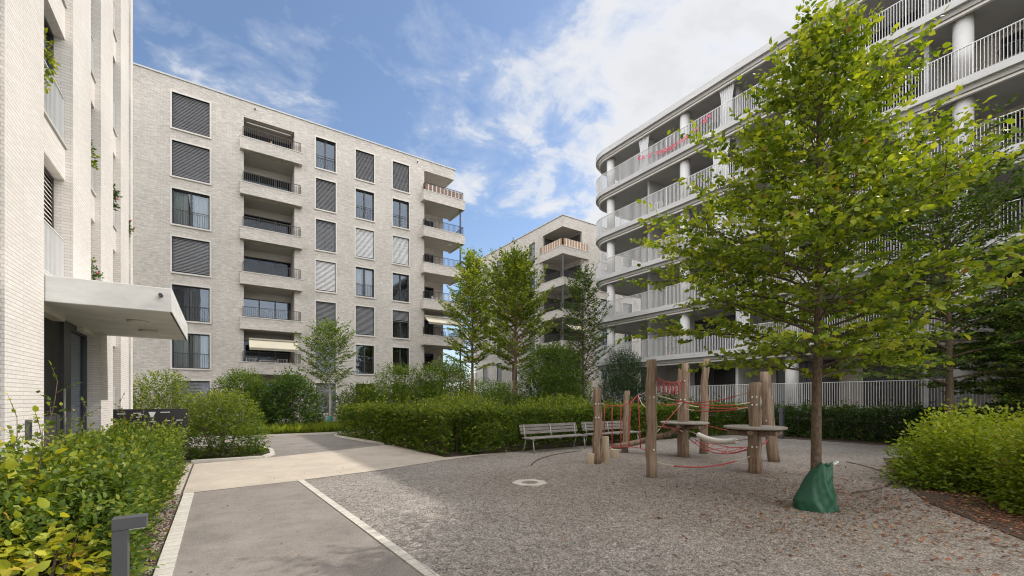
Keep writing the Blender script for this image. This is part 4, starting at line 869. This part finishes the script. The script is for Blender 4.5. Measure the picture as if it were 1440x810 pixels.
def sapling(seed, base, tip, label, leaf, size, nsh=9, tint=.5):
    rng = RG(seed); r0 = empty('sapling', base, label, 'sapling'); b = np.array(base, float); e = np.array(tip, float)
    pts = [b+(e-b)*t+np.array([0.05*sin(t*7+seed), 0.04*cos(t*6+seed), 0]) for t in np.linspace(0, 1, 8)]
    m_ = MB(); m_.tube(pts, [0.011*(1-.75*i/7) for i in range(8)], 6); P, D, L = [], [], []
    for i in range(nsh):
        t = .35+.65*i/(nsh-1); p = b+(e-b)*t+np.array([0.05*sin(t*7+seed), 0.04*cos(t*6+seed), 0]); a = i*2.4
        d = unit(np.array([cos(a), sin(a), .7 if i < nsh-1 else 3])); l = rng.uniform(.12, .24); m_.tube([p, p+d*l], [0.004, 0.002], 4, cap=False); P.append(p); D.append(d); L.append(l)
    m_.build('stem', 'bark_dark', r0); leaf_object('foliage', *twig_leaves(rng, np.array(P), np.array(D), np.array(L)*1.2, 4, size, tint=tint), leaf, r0, tmpl='8')
sapling(51, (-1.6, 7.1, 0), (-1.62, 7.15, 1.9), 'tall thin shoot with sparse leaves in front of the dark entrance door', 'leaf_hedge', .075, 10, .62)
sapling(52, (-1.42, 5.8, 0), (-1.42, 5.8, 1.45), 'thin upright shoot with round leaves at the left picture edge', 'leaf_yellow', .085, 8, .35)
sapling(53, (-1.58, 11.3, 0), (-1.60, 11.35, 1.6), 'slender leafy shoot rising in front of the black sign board', 'leaf_hedge', .06, 9, .65)
sapling(54, (-1.25, 11.1, 0), (-1.2, 11.1, 1.6), 'yellowish shoot standing in front of the middle of the black sign board', 'leaf_hedge', .06, 9, .75)
for i_, (x_, y_, z_, lb_) in enumerate(((-1.75, 8.3, 1.42, 'leafy shoot rising out of the loose hedge right of the door recess'), (-1.95, 10.2, 1.5, 'thin shoot at the back of the loose hedge before the lit pier'), (-1.05, 9.4, 1.2, 'short shoot on the path side of the loose hedge'), (-1.85, 6.6, 1.5, 'yellow green shoot left of the dark entrance door'))):
    sapling(55+i_, (x_, y_, 0), (x_+.05, y_+.06, z_), lb_, 'leaf_yellow' if i_ == 3 else 'leaf_hedge', .07, 10, .6)
# round hedge bush behind the sign, bushes along the brick block
bush(RG(61), 'hornbeam_shrub', (0.02, 15.6, 0), 1.12, 1.15, 1.80, 2300, 0.075, 'rounded hornbeam bush with yellow green top at the corner where the path meets the road', leaf='leaf_hedge', m=6, length=0.3, tint=0.48, layered=True, upw=0.25, lumpy=0.12, power=3.4, topbonus=0.42, tmpl='4')
bush(RG(62), 'shrub', (-2.0, 24.2, 0), 1.35, 1.1, 2.85, 1710, 0.10, 'light green shrub against the brick facade left of the ground floor window', leaf='leaf_hedge', tint=0.6, length=0.4, upw=.6)
bush(RG(63), 'shrub', (0.9, 24.8, 0), 1.4, 1.2, 3.1, 2470, 0.10, 'tall mid green shrub right of the ground floor window behind the rounded bush', leaf='leaf_mid', tint=0.5, length=0.4, upw=.5)
bush(RG(64), 'shrub', (2.95, 23.7, 0), 1.5, 1.2, 3.0, 2850, 0.11, 'big dark shrub with drooping branches below the beige awning', leaf='leaf_dark', tint=0.5, length=0.5, upw=.1, layered=True, lumpy=.25)
hedge(RG(65), 'hedge', [(4.4, 27.2), (9.4, 27.6)], 0.8, 1.9, 60, 0.10, 'dark see through hedge under the ground floor windows of the brick block', leaf='leaf_dark', tint=0.4, wild=2)
bush(RG(66), 'shrub', (6.7, 24.6, 0), 1.3, 1.2, 2.5, 1710, 0.10, 'yellow green shrub right of the small pale trunked tree', leaf='leaf_hedge', tint=0.5, length=0.4, upw=.5)
bush(RG(67), 'shrub', (8.4, 23.4, 0), 1.7, 1.3, 3.5, 2470, 0.11, 'feathery green shrub behind the hedge, left of the bamboo clump', leaf='leaf_mid', tint=0.62, length=0.55, upw=.7, lumpy=.3)
bush(RG(68), 'shrub', (10.9, 23.0, 0), 1.9, 1.5, 3.9, 3040, 0.12, 'tall arching shrub like bamboo below the corner balconies of the brick block', leaf='leaf_mid', tint=0.60, length=0.7, upw=.8, lumpy=.3)
bush(RG(69), 'shrub', (13.2, 20.5, 0), 1.5, 1.3, 2.3, 1710, 0.10, 'low rounded green shrub at the foot of the reddish trunks', leaf='leaf_mid', tint=0.55, length=0.4, upw=.5)
bush(RG(70), 'shrub', (14.6, 17.8, 0), 1.9, 1.6, 4.6, 4560, 0.11, 'very tall dense green bush between the reddish trunked trees and the gallery corner', leaf='leaf_mid', tint=0.42, length=0.5, upw=.5, lumpy=.2)
bush(RG(71), 'yew_shrub', (17.4, 15.2, 0), 1.45, 1.3, 4.05, 3610, 0.07, 'dark spiky evergreen shrub in front of the rounded gallery ends', leaf='leaf_yew', tint=0.5, length=0.55, upw=1.2, lumpy=.25, m=12)
bush(RG(72), 'shrub', (9.0, 17.5, 0), 2.6, 2.2, 1.75, 2850, 0.10, 'yellowish low shrub mass just behind the bench hedge', leaf='leaf_hedge', tint=0.66, length=0.4, upw=.6)
bush(RG(73), 'shrub', (12.8, 15.0, 0), 2.6, 1.3, 1.7, 2470, 0.10, 'low lime shrub between the hedge and the very tall bush', leaf='leaf_hedge', tint=0.62, length=0.4, upw=.6)
bush(RG(74), 'shrub', (19.3, 13.6, 0), 1.7, 1.2, 1.9, 1710, 0.10, 'dark shrub behind the climbing frame under the lowest gallery', leaf='leaf_dark', tint=0.45, length=0.4)
bush(RG(75), 'shrub', (21.6, 24.5, 0), 3.0, 1.8, 3.4, 2850, 0.12, 'far green shrub at the foot of the brick corner block', leaf='leaf_mid', tint=0.42, length=0.5)
bush(RG(76), 'shrub', (16.8, 27.5, 0), 2.8, 1.8, 2.9, 2470, 0.12, 'far bushy planting between the two brick blocks', leaf='leaf_mid', tint=0.45, length=0.5)
# strappy plants along the far kerb, ground cover: uncountable
rng = RG(81); n = 6500
x = rng.uniform(0.6, 5.4, n); y = 22.15+rng.random(n)**1.3*1.5; cl = (np.sin(x*9)+np.sin(y*11+x*3))*.5
P = np.stack([x, y, np.full(n, .05)], 1); A = np.stack([rng.normal(0, .45, n), rng.normal(0, .45, n)-.15, np.full(n, 1.0)], 1)
leaf_object('strappy_ground_cover', P, A, rng.normal(0, 1, (n, 3)), rng.uniform(.25, .55, n)*(1+.25*cl), np.clip(rng.normal(.5, .25, n), 0, 1), 'leaf_grass', tmpl='n', kind='stuff')
rng = RG(82); n = 16000
x = rng.uniform(7.2, 21, n); y = rng.uniform(13.2, 32, n)
P = np.stack([x, y, np.full(n, .02)], 1); A = np.stack([rng.normal(0, .5, n), rng.normal(0, .5, n), np.full(n, 1.0)], 1)
leaf_object('ground_cover', P, A, rng.normal(0, 1, (n, 3)), rng.uniform(.3, .8, n), np.clip(rng.normal(.4, .25, n), 0, 1), 'leaf_grass', tmpl='4', kind='stuff')
# leaf litter
rng = RG(83)
def litter(n, f, s=.045): 
    P = f(n); m_ = len(P); A = np.stack([rng.normal(0, 1, m_), rng.normal(0, 1, m_), rng.normal(0, .12, m_)], 1); N = np.tile([0, 0, 1.0], (m_, 1))+rng.normal(0, .3, (m_, 3)); return P, A, N, rng.uniform(.5, 1.3, m_)*s, np.clip(rng.random(m_), 0, 1)
a_ = litter(3200, lambda n: np.stack([rng.normal(8.9, 1.9, n), rng.normal(2.3, 1.5, n), np.full(n, .014)], 1), .052)
b_ = litter(3600, lambda n: (lambda q: np.stack([8.2+5.9*q+rng.normal(0, .35, n), 0.75+2.7*q+rng.normal(0, .30, n)-.15, np.full(n, .024)], 1))(rng.random(n)), .045)
c_ = litter(1500, lambda n: np.stack([rng.uniform(-.98, -.55, n), rng.uniform(2.5, 9.5, n), np.full(n, .020)], 1), .035)
d_ = litter(420, lambda n: np.stack([rng.uniform(-.5, 9, n), rng.uniform(2.5, 11, n), np.full(n, .014)], 1), .028)
leaf_object('leaf_litter', *cat([a_, b_, c_, d_]), 'leaf_litter', kind='stuff')
# loose chippings lying proud of the gravel nearest the camera
rng = RG(84); n = 12000; x = rng.uniform(1.55, 9.5, n); y = 2.2+6.5*rng.random(n)**1.3; sz_ = rng.uniform(.006, .013, n)
OV = np.array([(1, 0, 0), (-1, 0, 0), (0, 1, 0), (0, -1, 0), (0, 0, .7), (0, 0, -.7)]); OF = np.array([(0, 2, 4), (2, 1, 4), (1, 3, 4), (3, 0, 4), (2, 0, 5), (1, 2, 5), (3, 1, 5), (0, 3, 5)])
an = rng.uniform(0, 6.28, n); ca, sa = np.cos(an)[:, None], np.sin(an)[:, None]; as_ = rng.uniform(.6, 1.3, (n, 3))
Q = OV[None]*as_[:, None, :]*sz_[:, None, None]; QX = Q[..., 0]*ca-Q[..., 1]*sa; QY = Q[..., 0]*sa+Q[..., 1]*ca
co = np.stack([QX+x[:, None], QY+y[:, None], Q[..., 2]+.004], -1).reshape(-1, 3); fi = (OF[None]+(np.arange(n)*6)[:, None, None]).reshape(-1)
me = bpy.data.meshes.new('loose_chippings'); me.vertices.add(n*6); me.vertices.foreach_set('co', co.reshape(-1).astype(np.float32)); me.loops.add(len(fi)); me.loops.foreach_set('vertex_index', fi.astype(np.int32))
me.polygons.add(len(fi)//3); me.polygons.foreach_set('loop_start', (np.arange(len(fi)//3)*3).astype(np.int32)); me.materials.append(M['gravel']); me.update(calc_edges=True); tag(put('loose_chippings', me), kind='stuff')
# bark chips in the beds
ch = MB()
for i in range(900):
    x = random.uniform(-.95, -.55); y = random.uniform(3.2, 9.5); a = random.random()*3.1; l = random.uniform(.01, .03)
    ch.beam((x-l*cos(a), y-l*sin(a), .02), (x+l*cos(a), y+l*sin(a), .022+random.random()*.01), .012, .008)
ch.build('bark_mulch', 'deck_wood', kind='stuff')

# ================================================================== PLAYGROUND FRAME
pf = empty('climbing_frame', (10, 7, 0), 'wooden climbing frame of weathered posts, two round decks and red ropes on the gravel', 'climbing frame')
def post(x, y, h, r, lean=(0, 0), seed=1, top=None):
    m_ = MB(); rng = random.Random(seed); n = 9; pa = []; ra = []
    for i in range(n+1):
        t = i/n; pa.append((x+lean[0]*t+rng.uniform(-.022, .022), y+lean[1]*t+rng.uniform(-.022, .022), -0.05+(h+.05)*t)); ra.append(r*(1.06-.14*t+rng.uniform(-.03, .03)))
    pa.append((pa[-1][0], pa[-1][1], h+.012)); ra.append(r*.8)
    m_.tube(pa, ra, 14); o = m_.build('post', 'aged_wood', pf); return o
post(8.13, 8.02, 1.95, .115, seed=1); post(10.55, 9.2, 1.92, .10, (.08, .0), 2); post(7.71, 5.98, 2.52, .112, (-.04, -.02), 3)
post(11.18, 7.59, 2.72, .16, (.02, 0), 4); post(12.29, 7.62, 2.9, .115, (.08, 0), 5); post(10.08, 5.01, 2.04, .135, (.0, 0), 6); post(12.3, 5.6, 2.4, .135, (-.22, .15), 7)
for o in [c for c in pf.children]:
    mo = o.modifiers.new('rough', 'DISPLACE'); tx = bpy.data.textures.get('wobble') or bpy.data.textures.new('wobble', 'CLOUDS'); tx.noise_scale = .3; mo.texture = tx; mo.strength = .05; mo.mid_level = .5; mo.texture_coords = 'GLOBAL'
def deck(x, y, z, r, seed):
    m_ = MB(); m_.cyl(x, y, z-.05, z, r, r, 26); o = m_.build('deck', 'deck_wood', pf); bevel(o, .012)
    b_ = MB()
    for a in (.3, 1.35, 2.4):
        b_.tube([(x-r*.88*cos(a), y-r*.88*sin(a), z-.11-.03*a/2), (x+r*.88*cos(a), y+r*.88*sin(a), z-.11-.03*a/2)], .055, 8)
    b_.build('deck_joist', 'aged_wood', o)
deck(11.12, 7.5, 1.02, .66, 1); deck(10.08, 5.01, 1.06, .64, 2)
def rope(parent, a, b, sag, r=.011, mat='rope_red', n=14, name='rope'):
    m_ = MB(); a = Vector(a); b = Vector(b); pts = [a.lerp(b, i/n)-Vector((0, 0, 4*sag*(i/n)*(1-i/n))) for i in range(n+1)]
    m_.tube(pts, r, 6); m_.build(name, mat, parent); return pts
def endrope(a, b, sag, r=.014): # red rope with pale end sections
    A, B_ = Vector(a), Vector(b); n = 20; pts = [A.lerp(B_, i/n)-Vector((0, 0, 4*sag*(i/n)*(1-i/n))) for i in range(n+1)]
    m_ = MB(); m_.tube(pts[4:17], r, 6); m_.build('rope', 'rope_red', pf); m_ = MB(); m_.tube(pts[:5], r, 6); m_.tube(pts[16:], r, 6); m_.build('rope', 'rope_beige', pf); return pts
P1, P2, P3, P4, P5, P6, P7 = (8.13, 8.02), (10.55, 9.2), (7.71, 5.98), (11.18, 7.59), (12.29, 7.62), (10.08, 5.01), (12.2, 5.7)
hp = [(8.13, 8.0, 1.60), (8.5, 8.12, 1.53), (8.9, 8.22, 1.49), (9.33, 8.29, 1.48), (9.8, 8.34, 1.56), (10.13, 8.35, 1.80)]
m_ = MB(); m_.tube(hp[1:], .014, 6); m_.build('rope', 'rope_red', pf); m_ = MB(); m_.tube(hp[:2], .014, 6); m_.build('rope', 'rope_beige', pf)
rope(pf, (10.13, 8.35, 1.80), (*P3, 1.95), .05, .013, 'rope_beige'); rope(pf, (10.13, 8.35, 1.80), (10.62, 9.2, 1.5), .0, .013); rope(pf, (10.13, 8.35, 1.80), (*P3, 1.52), .16, .012, 'rope_beige')
lows = [(8.2, 8.0, .05), (8.45, 8.09, .28), (8.9, 8.22, .36), (9.33, 8.29, .33), (9.75, 8.37, .31), (10.19, 8.31, .24), (10.5, 8.2, .10)]
m_ = MB(); m_.tube(lows, .014, 6); m_.build('rope', 'rope_red', pf)
for q, q2 in zip(hp[1:], lows[1:]): rope(pf, q, q2, 0, .016, 'rope_red', 4)
endrope((*P3, 1.80), (*P6, 1.62), .16); endrope((*P3, 1.66), (*P4, 1.60), .10); endrope((*P3, .34), (*P6, .42), .20, .016)
endrope((*P4, 1.62), (*P6, 1.91), .14); endrope((*P4, 1.52), (*P7, 1.55), .12); endrope((*P4, 1.40), (*P6, 1.52), .10)
endrope((*P4, 1.60), (*P3, .86), .02, .011); endrope((*P3, 1.1), (11.0, 7.4, .72), -.04, .011)
rope(pf, (*P6, .55), (*P7, .62), .06, .012); rope(pf, (*P5, .9), (*P7, .8), .1, .012)
# hanging loops between the two tall posts
a = rope(pf, (*P3, 2.20), (*P4, 2.24), .12, .014, n=24); b = [p-Vector((0, 0, .30+.05*sin(i_*1.3))) for i_, p in enumerate(a)]
nb = MB()
for i in range(3, 22, 3):
    nb.tube([a[i], a[i]*.6+b[i+1]*.4+Vector((.05, 0, 0)), b[i+1], b[i+2], a[min(i+2, 24)]], .012, 5)
for i in range(4, 21, 4): nb.tube([a[i], b[i-1]], .010, 5)
nb.build('rope_net', 'rope_red', pf)
# net hammock between the deck posts
A1, A2, B1, B2 = Vector((11.0, 7.3, .58)), Vector((11.5, 7.2, .55)), Vector((10.22, 5.12, .58)), Vector((12.0, 5.62, .55))
nb = MB(); pa, pb = [], []
for i in range(10):
    t = i/9; s_ = 4*.30*t*(1-t); pa.append(A1.lerp(B1, t)-Vector((0, 0, s_))); pb.append(A2.lerp(B2, t)-Vector((0, 0, s_*.7)))
nb.tube(pa, .013, 6); nb.tube(pb, .013, 6)
for i in range(0, 9): nb.tube([pa[i], pb[i+1]] if i % 2 else [pa[i+1], pb[i]], .010, 5)
nb.tube([(p+q)/2-Vector((0, 0, .04)) for p, q in zip(pa, pb)], .010, 5); nb.build('rope_net', 'rope_red', pf)
# white rope bridge tube
m_ = MB(); A, B_ = Vector((10.66, 6.78, .72)), Vector((10.5, 5.66, .66)); pts = [A.lerp(B_, i/40)-Vector((0, 0, 4*.09*(i/40)*(1-i/40))) for i in range(41)]
m_.tube(pts, [.066+.010*(i % 2) for i in range(41)], 12); m_.build('rope_bridge', 'rope_white', pf)
rope(pf, (10.66, 6.78, .72), (11.1, 7.5, .86), .02, .012, 'rope_beige', 6); rope(pf, (10.5, 5.66, .66), (10.15, 5.1, .8), .02, .012, 'rope_beige', 6)
# balance log
m_ = MB(); m_.tube([(10.28, 9.45, .17), (10.45, 9.1, .24), (10.8, 8.3, .50), (11.07, 7.62, .76)], [.10, .095, .085, .07], 10); m_.build('balance_log', 'aged_wood', pf)
m_ = MB(); m_.tube([(10.7, 7.75, .62), (11.0, 7.5, .98)], [.06, .08], 8); m_.tube([(10.75, 7.2, .7), (11.2, 7.6, .96)], [.05, .06], 8); m_.build('branch_strut', 'aged_wood', pf)
k_ = MB()
for (x, y), zs_, rr in ((P1, (1.2, 1.55), .12), (P3, (2.24, 1.72, .6), .12), (P4, (1.66, 2.2), .165), (P6, (1.72, 1.55, .6), .14), (P7, (1.6, 1.1), .14)):
    for z in zs_:
        for da in (-.35, .3): 
            a = math.atan2(-y, -x)+da; k_.cyl(x+rr*cos(a), y+rr*sin(a), z-.018, z+.018, .017, .017, 8)
k_.build('rope_clamp', 'clamp_white', pf)
# stepping stumps and square posts next to the frame
for i, (x, y, h, r, lb) in enumerate(((8.02, 8.12, .27, .12, 'low cut log stump touching the left post of the climbing frame'), (8.51, 8.10, .68, .10, 'taller pale square topped log post behind the left climbing frame post'), (9.35, 8.55, .24, .12, 'short round log step right of the taller pale log post'))):
    m_ = MB(); m_.tube([(x, y, -.04), (x, y, h*.5), (x, y, h)], [r*1.03, r, r*.98], 10); o = m_.build('log_stump', 'stump_wood', at=(x, y, 0)); tag(o, lb, 'log step', 'log steps by the climbing frame'); bevel(o, .01)

# ================================================================== BENCHES
def make_bench(x, y, rz, label):
    b0 = empty('park_bench', (0, 0, 0), label, 'bench', 'slatted benches in front of the hedge'); L = 2.45
    s = MB()
    for i in range(5): 
        yy = -.02-.092*i; s.box(-L/2, L/2, yy-.040, yy+.040, .425+.006*abs(2-i), .462+.006*abs(2-i))
    bevel(s.build('seat', 'bench_wood', b0), .006)
    s = MB()
    for i in range(3):
        z = .60+.105*i; y0 = .10+.036*i
        s.beam((-L/2, y0, z), (L/2, y0, z), .03, .088)
    bevel(s.build('backrest', 'bench_wood', b0), .006)
    for xx in (-L/2+.14, 0, L/2-.14):
        f = MB(); f.tube([(xx, .02, .42), (xx, .07, .55), (xx, .13, .86)], .017, 6); f.tube([(xx, .0, .415), (xx, -.43, .415)], .017, 6)
        f.build('seat_bracket', 'bench_iron', b0)
    for xx in (-L/2+.14, L/2-.14):
        for pth in ([(xx, -.36, .41), (xx, -.42, 0)], [(xx, .0, .41), (xx, .14, 0)]):
            f = MB(); f.tube(pth, .019, 8); f.build('leg', 'bench_iron', b0)
    b0.location = (x, y, 0); b0.rotation_euler = (0, 0, rz); return b0
be = make_bench(9.08, 11.0, radians(1.0), 'grey weathered slatted bench on the left, fully visible before the hedge')
def copy_tree(o, parent=None):
    c = o.copy(); C.objects.link(c); c.parent = parent
    for ch_ in list(o.children): copy_tree(ch_, c)
    return c
b2 = copy_tree(be); b2.location = (11.75, 10.98, 0); b2.rotation_euler = (0, 0, radians(-1)); b2['label'] = 'grey slatted bench farther right, partly hidden behind the red rope frame'

# ================================================================== SIGN BOARD, BOLLARDS, DRAIN RING
sg = empty('sign_board', (-1.4, 14.05, 0), 'low black entrance sign board with small white lettering behind the loose hedge', 'sign')
m_ = MB(); m_.box(-2.12, -.68, 14.02, 14.08, .18, 1.43); sb = bevel(m_.build('panel', 'sign_black', sg), .004)
for xx in (-1.95, -.85):
    m_ = MB(); m_.box(xx-.03, xx+.03, 14.025, 14.075, -.05, .18); m_.build('leg', 'dark_metal', sg)
m_ = MB()
def sx(u): return -2.12+(u-130)/(1115-130)*1.44
def sz(v): return 1.43-(v-165)/(640.)*0.86*1.25*0.9
for (u0, u1, v) in ((180, 285, 240), (385, 485, 232), (450, 525, 256), (420, 465, 296), (740, 870, 222), (185, 285, 385), (400, 490, 380), (580, 680, 375), (820, 870, 365), (960, 1055, 360), (910, 960, 410), (190, 280, 540), (200, 260, 570), (415, 480, 535), (600, 650, 297), (1030, 1075, 512)):
    x = sx(u0); 
    while x < sx(u1):
        w = random.uniform(.006, .016); m_.box(x, min(x+w, sx(u1)), 14.012, 14.019, sz(v)-.011, sz(v)+.011); x += w+.004
m_.add([(sx(580), 14.014, sz(215)), (sx(680), 14.014, sz(215)), (sx(645), 14.014, sz(290)), (sx(610), 14.014, sz(290))], [(0, 1, 2, 3)])
m_.build('lettering', 'sign_white', sg)
bl = empty('bollard_light', (-.62, 4.4, 0), 'dark grey L shaped bollard light in the foreground bed beside the kerb', 'bollard light')
m_ = MB(); m_.box(-.672, -.468, 4.38, 4.48, .695, .785); bevel(m_.build('lamp_head', 'bollard_grey', bl), .003)
m_ = MB(); m_.box(-.672, -.580, 4.385, 4.475, -.02, .692); bevel(m_.build('post', 'bollard_grey', bl), .003)
m_ = MB(); m_.box(-.570, -.478, 4.39, 4.47, .689, .694); m_.build('lens', 'pot_white', bl)
bl = empty('bollard_light', (19.5, 8.6, 0), 'dark bollard light standing before the hedge right of the climbing frame', 'bollard light')
m_ = MB(); m_.box(19.42, 19.60, 8.52, 8.66, -.02, 1.12); bevel(m_.build('post', 'bollard_grey', bl), .005)
m_ = MB(); m_.box(19.40, 19.62, 8.50, 8.68, 1.12, 1.30); bevel(m_.build('lamp_head', 'bollard_grey', bl), .005)
m_ = MB(); n = 36
for i in range(n):
    a = 2*pi*i/n; b = 2*pi*(i+.86)/n; r0_, r1_ = .17, .335+.02*sin(i*5.1)
    m_.add([(5.16+r*cos(t), 6.96+r*sin(t), z) for z in (0.001, .012) for (r, t) in ((r0_, a), (r1_, a), (r1_, b), (r0_, b))], [(4, 5, 6, 7), (0, 1, 5, 4), (1, 2, 6, 5), (2, 3, 7, 6), (3, 0, 4, 7)])
tag(m_.build('drain_ring', 'pale_stone', at=(5.16, 6.96, 0)), 'pale stone ring with gravel centre set flush into the gravel', 'drain ring')

# ================================================================== THINGS ON THE BALCONIES
def pot_plant(seed, c, r, h, label, leaf='leaf_mid', pot='terracotta', flower=None, size=.06, n=60, trailing=False, grp=None):
    r0 = empty('potted_plant', c, label, 'potted plant', grp); rng = RG(seed)
    m_ = MB(); m_.cyl(c[0]-(.16 if c[0] < 0 else 0), c[1], c[2], c[2]+.2, r*.42, r*.5, 12); m_.build('pot', pot, r0)
    u = unit(rng.normal(0, 1, (n, 3))); 
    P = np.array(c)+np.array([0, 0, .2+h*.5])+u*np.array([r, r, h*.55])*rng.random((n, 1))**.4
    leaf_object('foliage', *shoots(rng, P, u, 0, size, 5, .12, .5 if not trailing else -.4, (.8, .3), .45), leaf, r0, tmpl='4')
    if flower:
        f = MB()
        for i in range(5):
            p = P[i]+u[i]*.04; f.cyl(p[0], p[1], p[2], p[2]+.035, .02, .03, 7)
        f.build('flower', flower, r0)
pot_plant(101, (-2.60, 10.95, 6.95), .17, 1.0, 'trailing yellow green plant on the uppermost visible balcony rail of the white block', 'leaf_yellow', trailing=True, size=.09)
pot_plant(102, (-2.60, 14.25, 6.95), .17, .75, 'green balcony plant between the second and third pier of the white block', 'leaf_lime', size=.09)
pot_plant(103, (-2.60, 14.7, 4.0), .17, .9, 'pink flowering balcony plant below the green one between the second and third pier', 'leaf_mid', flower='flower_pink', size=.08)
pot_plant(104, (-2.60, 16.8, 6.95), .17, .7, 'green balcony plant with pink blooms between the third and fourth pier', 'leaf_mid', flower='flower_pink', size=.09)
pot_plant(106, (-2.60, 19.3, 6.95), .17, .6, 'red geranium on the farthest balcony of the white block', 'leaf_mid', flower='flower_red', size=.09)
pot_plant(107, (3.05, 33.4, 12.15), .38, .85, 'bushy green plant behind the railing of the third middle balcony from the top', 'leaf_mid')
pot_plant(108, (4.1, 33.3, 3.48), .25, .75, 'orange leaved plant in a white pot at the right end of the awning balcony', 'leaf_litter', pot='pot_white')
pot_plant(109, (16.2, 33.2, 14.7), .4, .55, 'dark plant on the second corner balcony from the top', 'leaf_dark', pot='pot_white')
pot_plant(110, (22.3, 19.3, 10.0), .30, .8, 'spiky houseplant behind the bars at the rounded end of the fourth gallery', 'leaf_mid')
pot_plant(111, (22.2, 16.3, 7.1), .35, 1.15, 'green plant looking over the railing of the third gallery near its rounded end', 'leaf_mid')
pot_plant(112, (22.3, 15.9, 4.2), .35, .9, 'sparse dark plant on the second gallery left of the column', 'leaf_dark')
for i_, (y_, z_, lb_) in enumerate(((6.4, 12.9, 'dark leafed potted plant on the fifth gallery between the two right columns'), (1.9, 10.0, 'broad potted plant on the fourth gallery near the right picture edge'), (10.6, 4.2, 'tall potted plant on the second gallery right of the middle column'), (13.5, 1.3, 'low potted plant on the ground floor terrace behind the climbing frame'))):
    pot_plant(120+i_, (22.2, y_, z_), .32, .9, lb_, 'leaf_dark')
def chair(x, y, z, rz, label, mat='wicker', s=1.0):
    r0 = empty('balcony_chair', (0, 0, 0), label, 'chair')
    m_ = MB(); m_.box(-.25, .25, -.24, .24, .40, .45); m_.build('seat', mat, r0)
    m_ = MB(); 
    for i in range(7): a = -pi*.05+pi*1.1*i/6; m_.tube([(.26*cos(a), .22*sin(a), .45), (.30*cos(a), .27*sin(a), .86)], .018, 5)
    m_.tube([(.30*cos(-pi*.05+pi*1.1*i/12), .27*sin(-pi*.05+pi*1.1*i/12), .86) for i in range(13)], .025, 6); m_.build('backrest', mat, r0)
    for a, b in ((-.21, -.2), (.21, -.2), (-.21, .2), (.21, .2)):
        m_ = MB(); m_.tube([(a, b, .42), (a*1.1, b*1.1, 0)], .017, 5); m_.build('leg', mat, r0)
    r0.location = (x, y, z); r0.rotation_euler = (0, 0, rz); r0.scale = (s, s, s)
chair(3.15, 33.3, 18.0, .6, 'left wicker armchair on the topmost middle balcony', s=1.1); chair(4.0, 33.2, 18.0, -.5, 'right wicker armchair on the topmost middle balcony', s=1.1)
chair(1.75, 33.4, 3.5, .3, 'white chair left of the table on the awning balcony', 'pot_white')
chair(3.6, 33.4, 3.5, -.4, 'white chair right of the table on the awning balcony', 'pot_white')
chair(14.9, 33.4, 9.3, .4, 'pale chair on the fourth corner balcony from the top', 'pot_white')
chair(15.2, 33.3, 15.1-.02-.0, .4, 'dark chair on the second corner balcony from the top', 'dark_metal')
chair(15.7, 33.3, 6.4, .8, 'dark chair behind the railing under the corner awning', 'dark_metal')
chair(22.5, 2.6, 12.9, 1.6, 'dark chair on the fifth gallery close to the rightmost column', 'dark_metal'); chair(22.6, 17.0, 12.9, 1.2, 'white chair on the fifth gallery between the end column and the next', 'pot_white')
chair(22.5, 6.0, 1.3, 1.6, 'dark chair on the ground floor terrace behind the slim shaded tree', 'dark_metal'); chair(22.5, 11.0, 10.0, 1.5, 'wicker chair on the fourth gallery right of its partition wall')
tb = empty('balcony_table', (2.7, 33.4, 3.5), 'white table set out under the beige awning of the middle balcony', 'table')
m_ = MB(); m_.box(2.2, 3.25, 33.15, 33.75, 4.2, 4.24); m_.build('table_top', 'pot_white', tb)
for a, b in ((2.25, 33.2), (3.2, 33.2), (2.25, 33.7), (3.2, 33.7)):
    m_ = MB(); m_.box(a-.025, a+.025, b-.025, b+.025, 3.5, 4.2); m_.build('leg', 'pot_white', tb)
# folded blue parasol in the shrubs
pr = empty('folded_parasol', (1.75, 25.6, 0), 'folded blue parasol between the shrubs under the awning balcony', 'parasol')
m_ = MB(); m_.tube([(1.75, 25.6, 0), (1.75, 25.6, 2.0)], .02, 8); m_.build('pole', 'pot_white', pr)
m_ = MB(); m_.tube([(1.75, 25.6, .75), (1.75, 25.6, .95), (1.75, 25.6, 1.5), (1.75, 25.6, 1.9)], [.24, .2, .12, .03], 9); m_.build('canopy', 'fabric_blue', pr)
# letter garland on the top gallery railing
gl_ = empty('letter_garland', (21.4, 15.5, 16), 'drooping string of pink red letters on the railing of the highest gallery', 'garland')
TXT = list('KA D TPBOOYTOR') + [' '] + list('A') + [' '] + list('BA')
ys = np.linspace(17.55, 13.0, len(TXT)); strp = []
for i, (ch_, y) in enumerate(zip(TXT, ys)):
    t = i/(len(TXT)-1); z = 16.62-4*.56*t*(1-t)-(.10 if i < 3 else 0)
    strp.append((21.44, y, z+.11))
    if ch_ == ' ': continue
    cu = bpy.data.curves.new('letter', 'FONT'); cu.body = ch_; cu.size = .34; cu.extrude = .006; cu.offset = .004; cu.align_x = 'CENTER'; cu.align_y = 'CENTER'; cu.materials.append(M['letter_pink'])
    to = bpy.data.objects.new('letter_src', cu); C.objects.link(to); dg = bpy.context.evaluated_depsgraph_get(); me_ = bpy.data.meshes.new_from_object(to.evaluated_get(dg)); bpy.data.objects.remove(to)
    o = bpy.data.objects.new('letter', me_); C.objects.link(o); o.parent = gl_; ORG[o.name] = ORG[gl_.name]
    o.location = Vector((21.44, y, z))-Vector((21.4, 15.5, 16)); o.rotation_euler = (radians(90), random.uniform(-.15, .15), radians(-90))
m_ = MB(); m_.tube(strp, .008, 5); m_.build('string', 'rope_red', gl_)
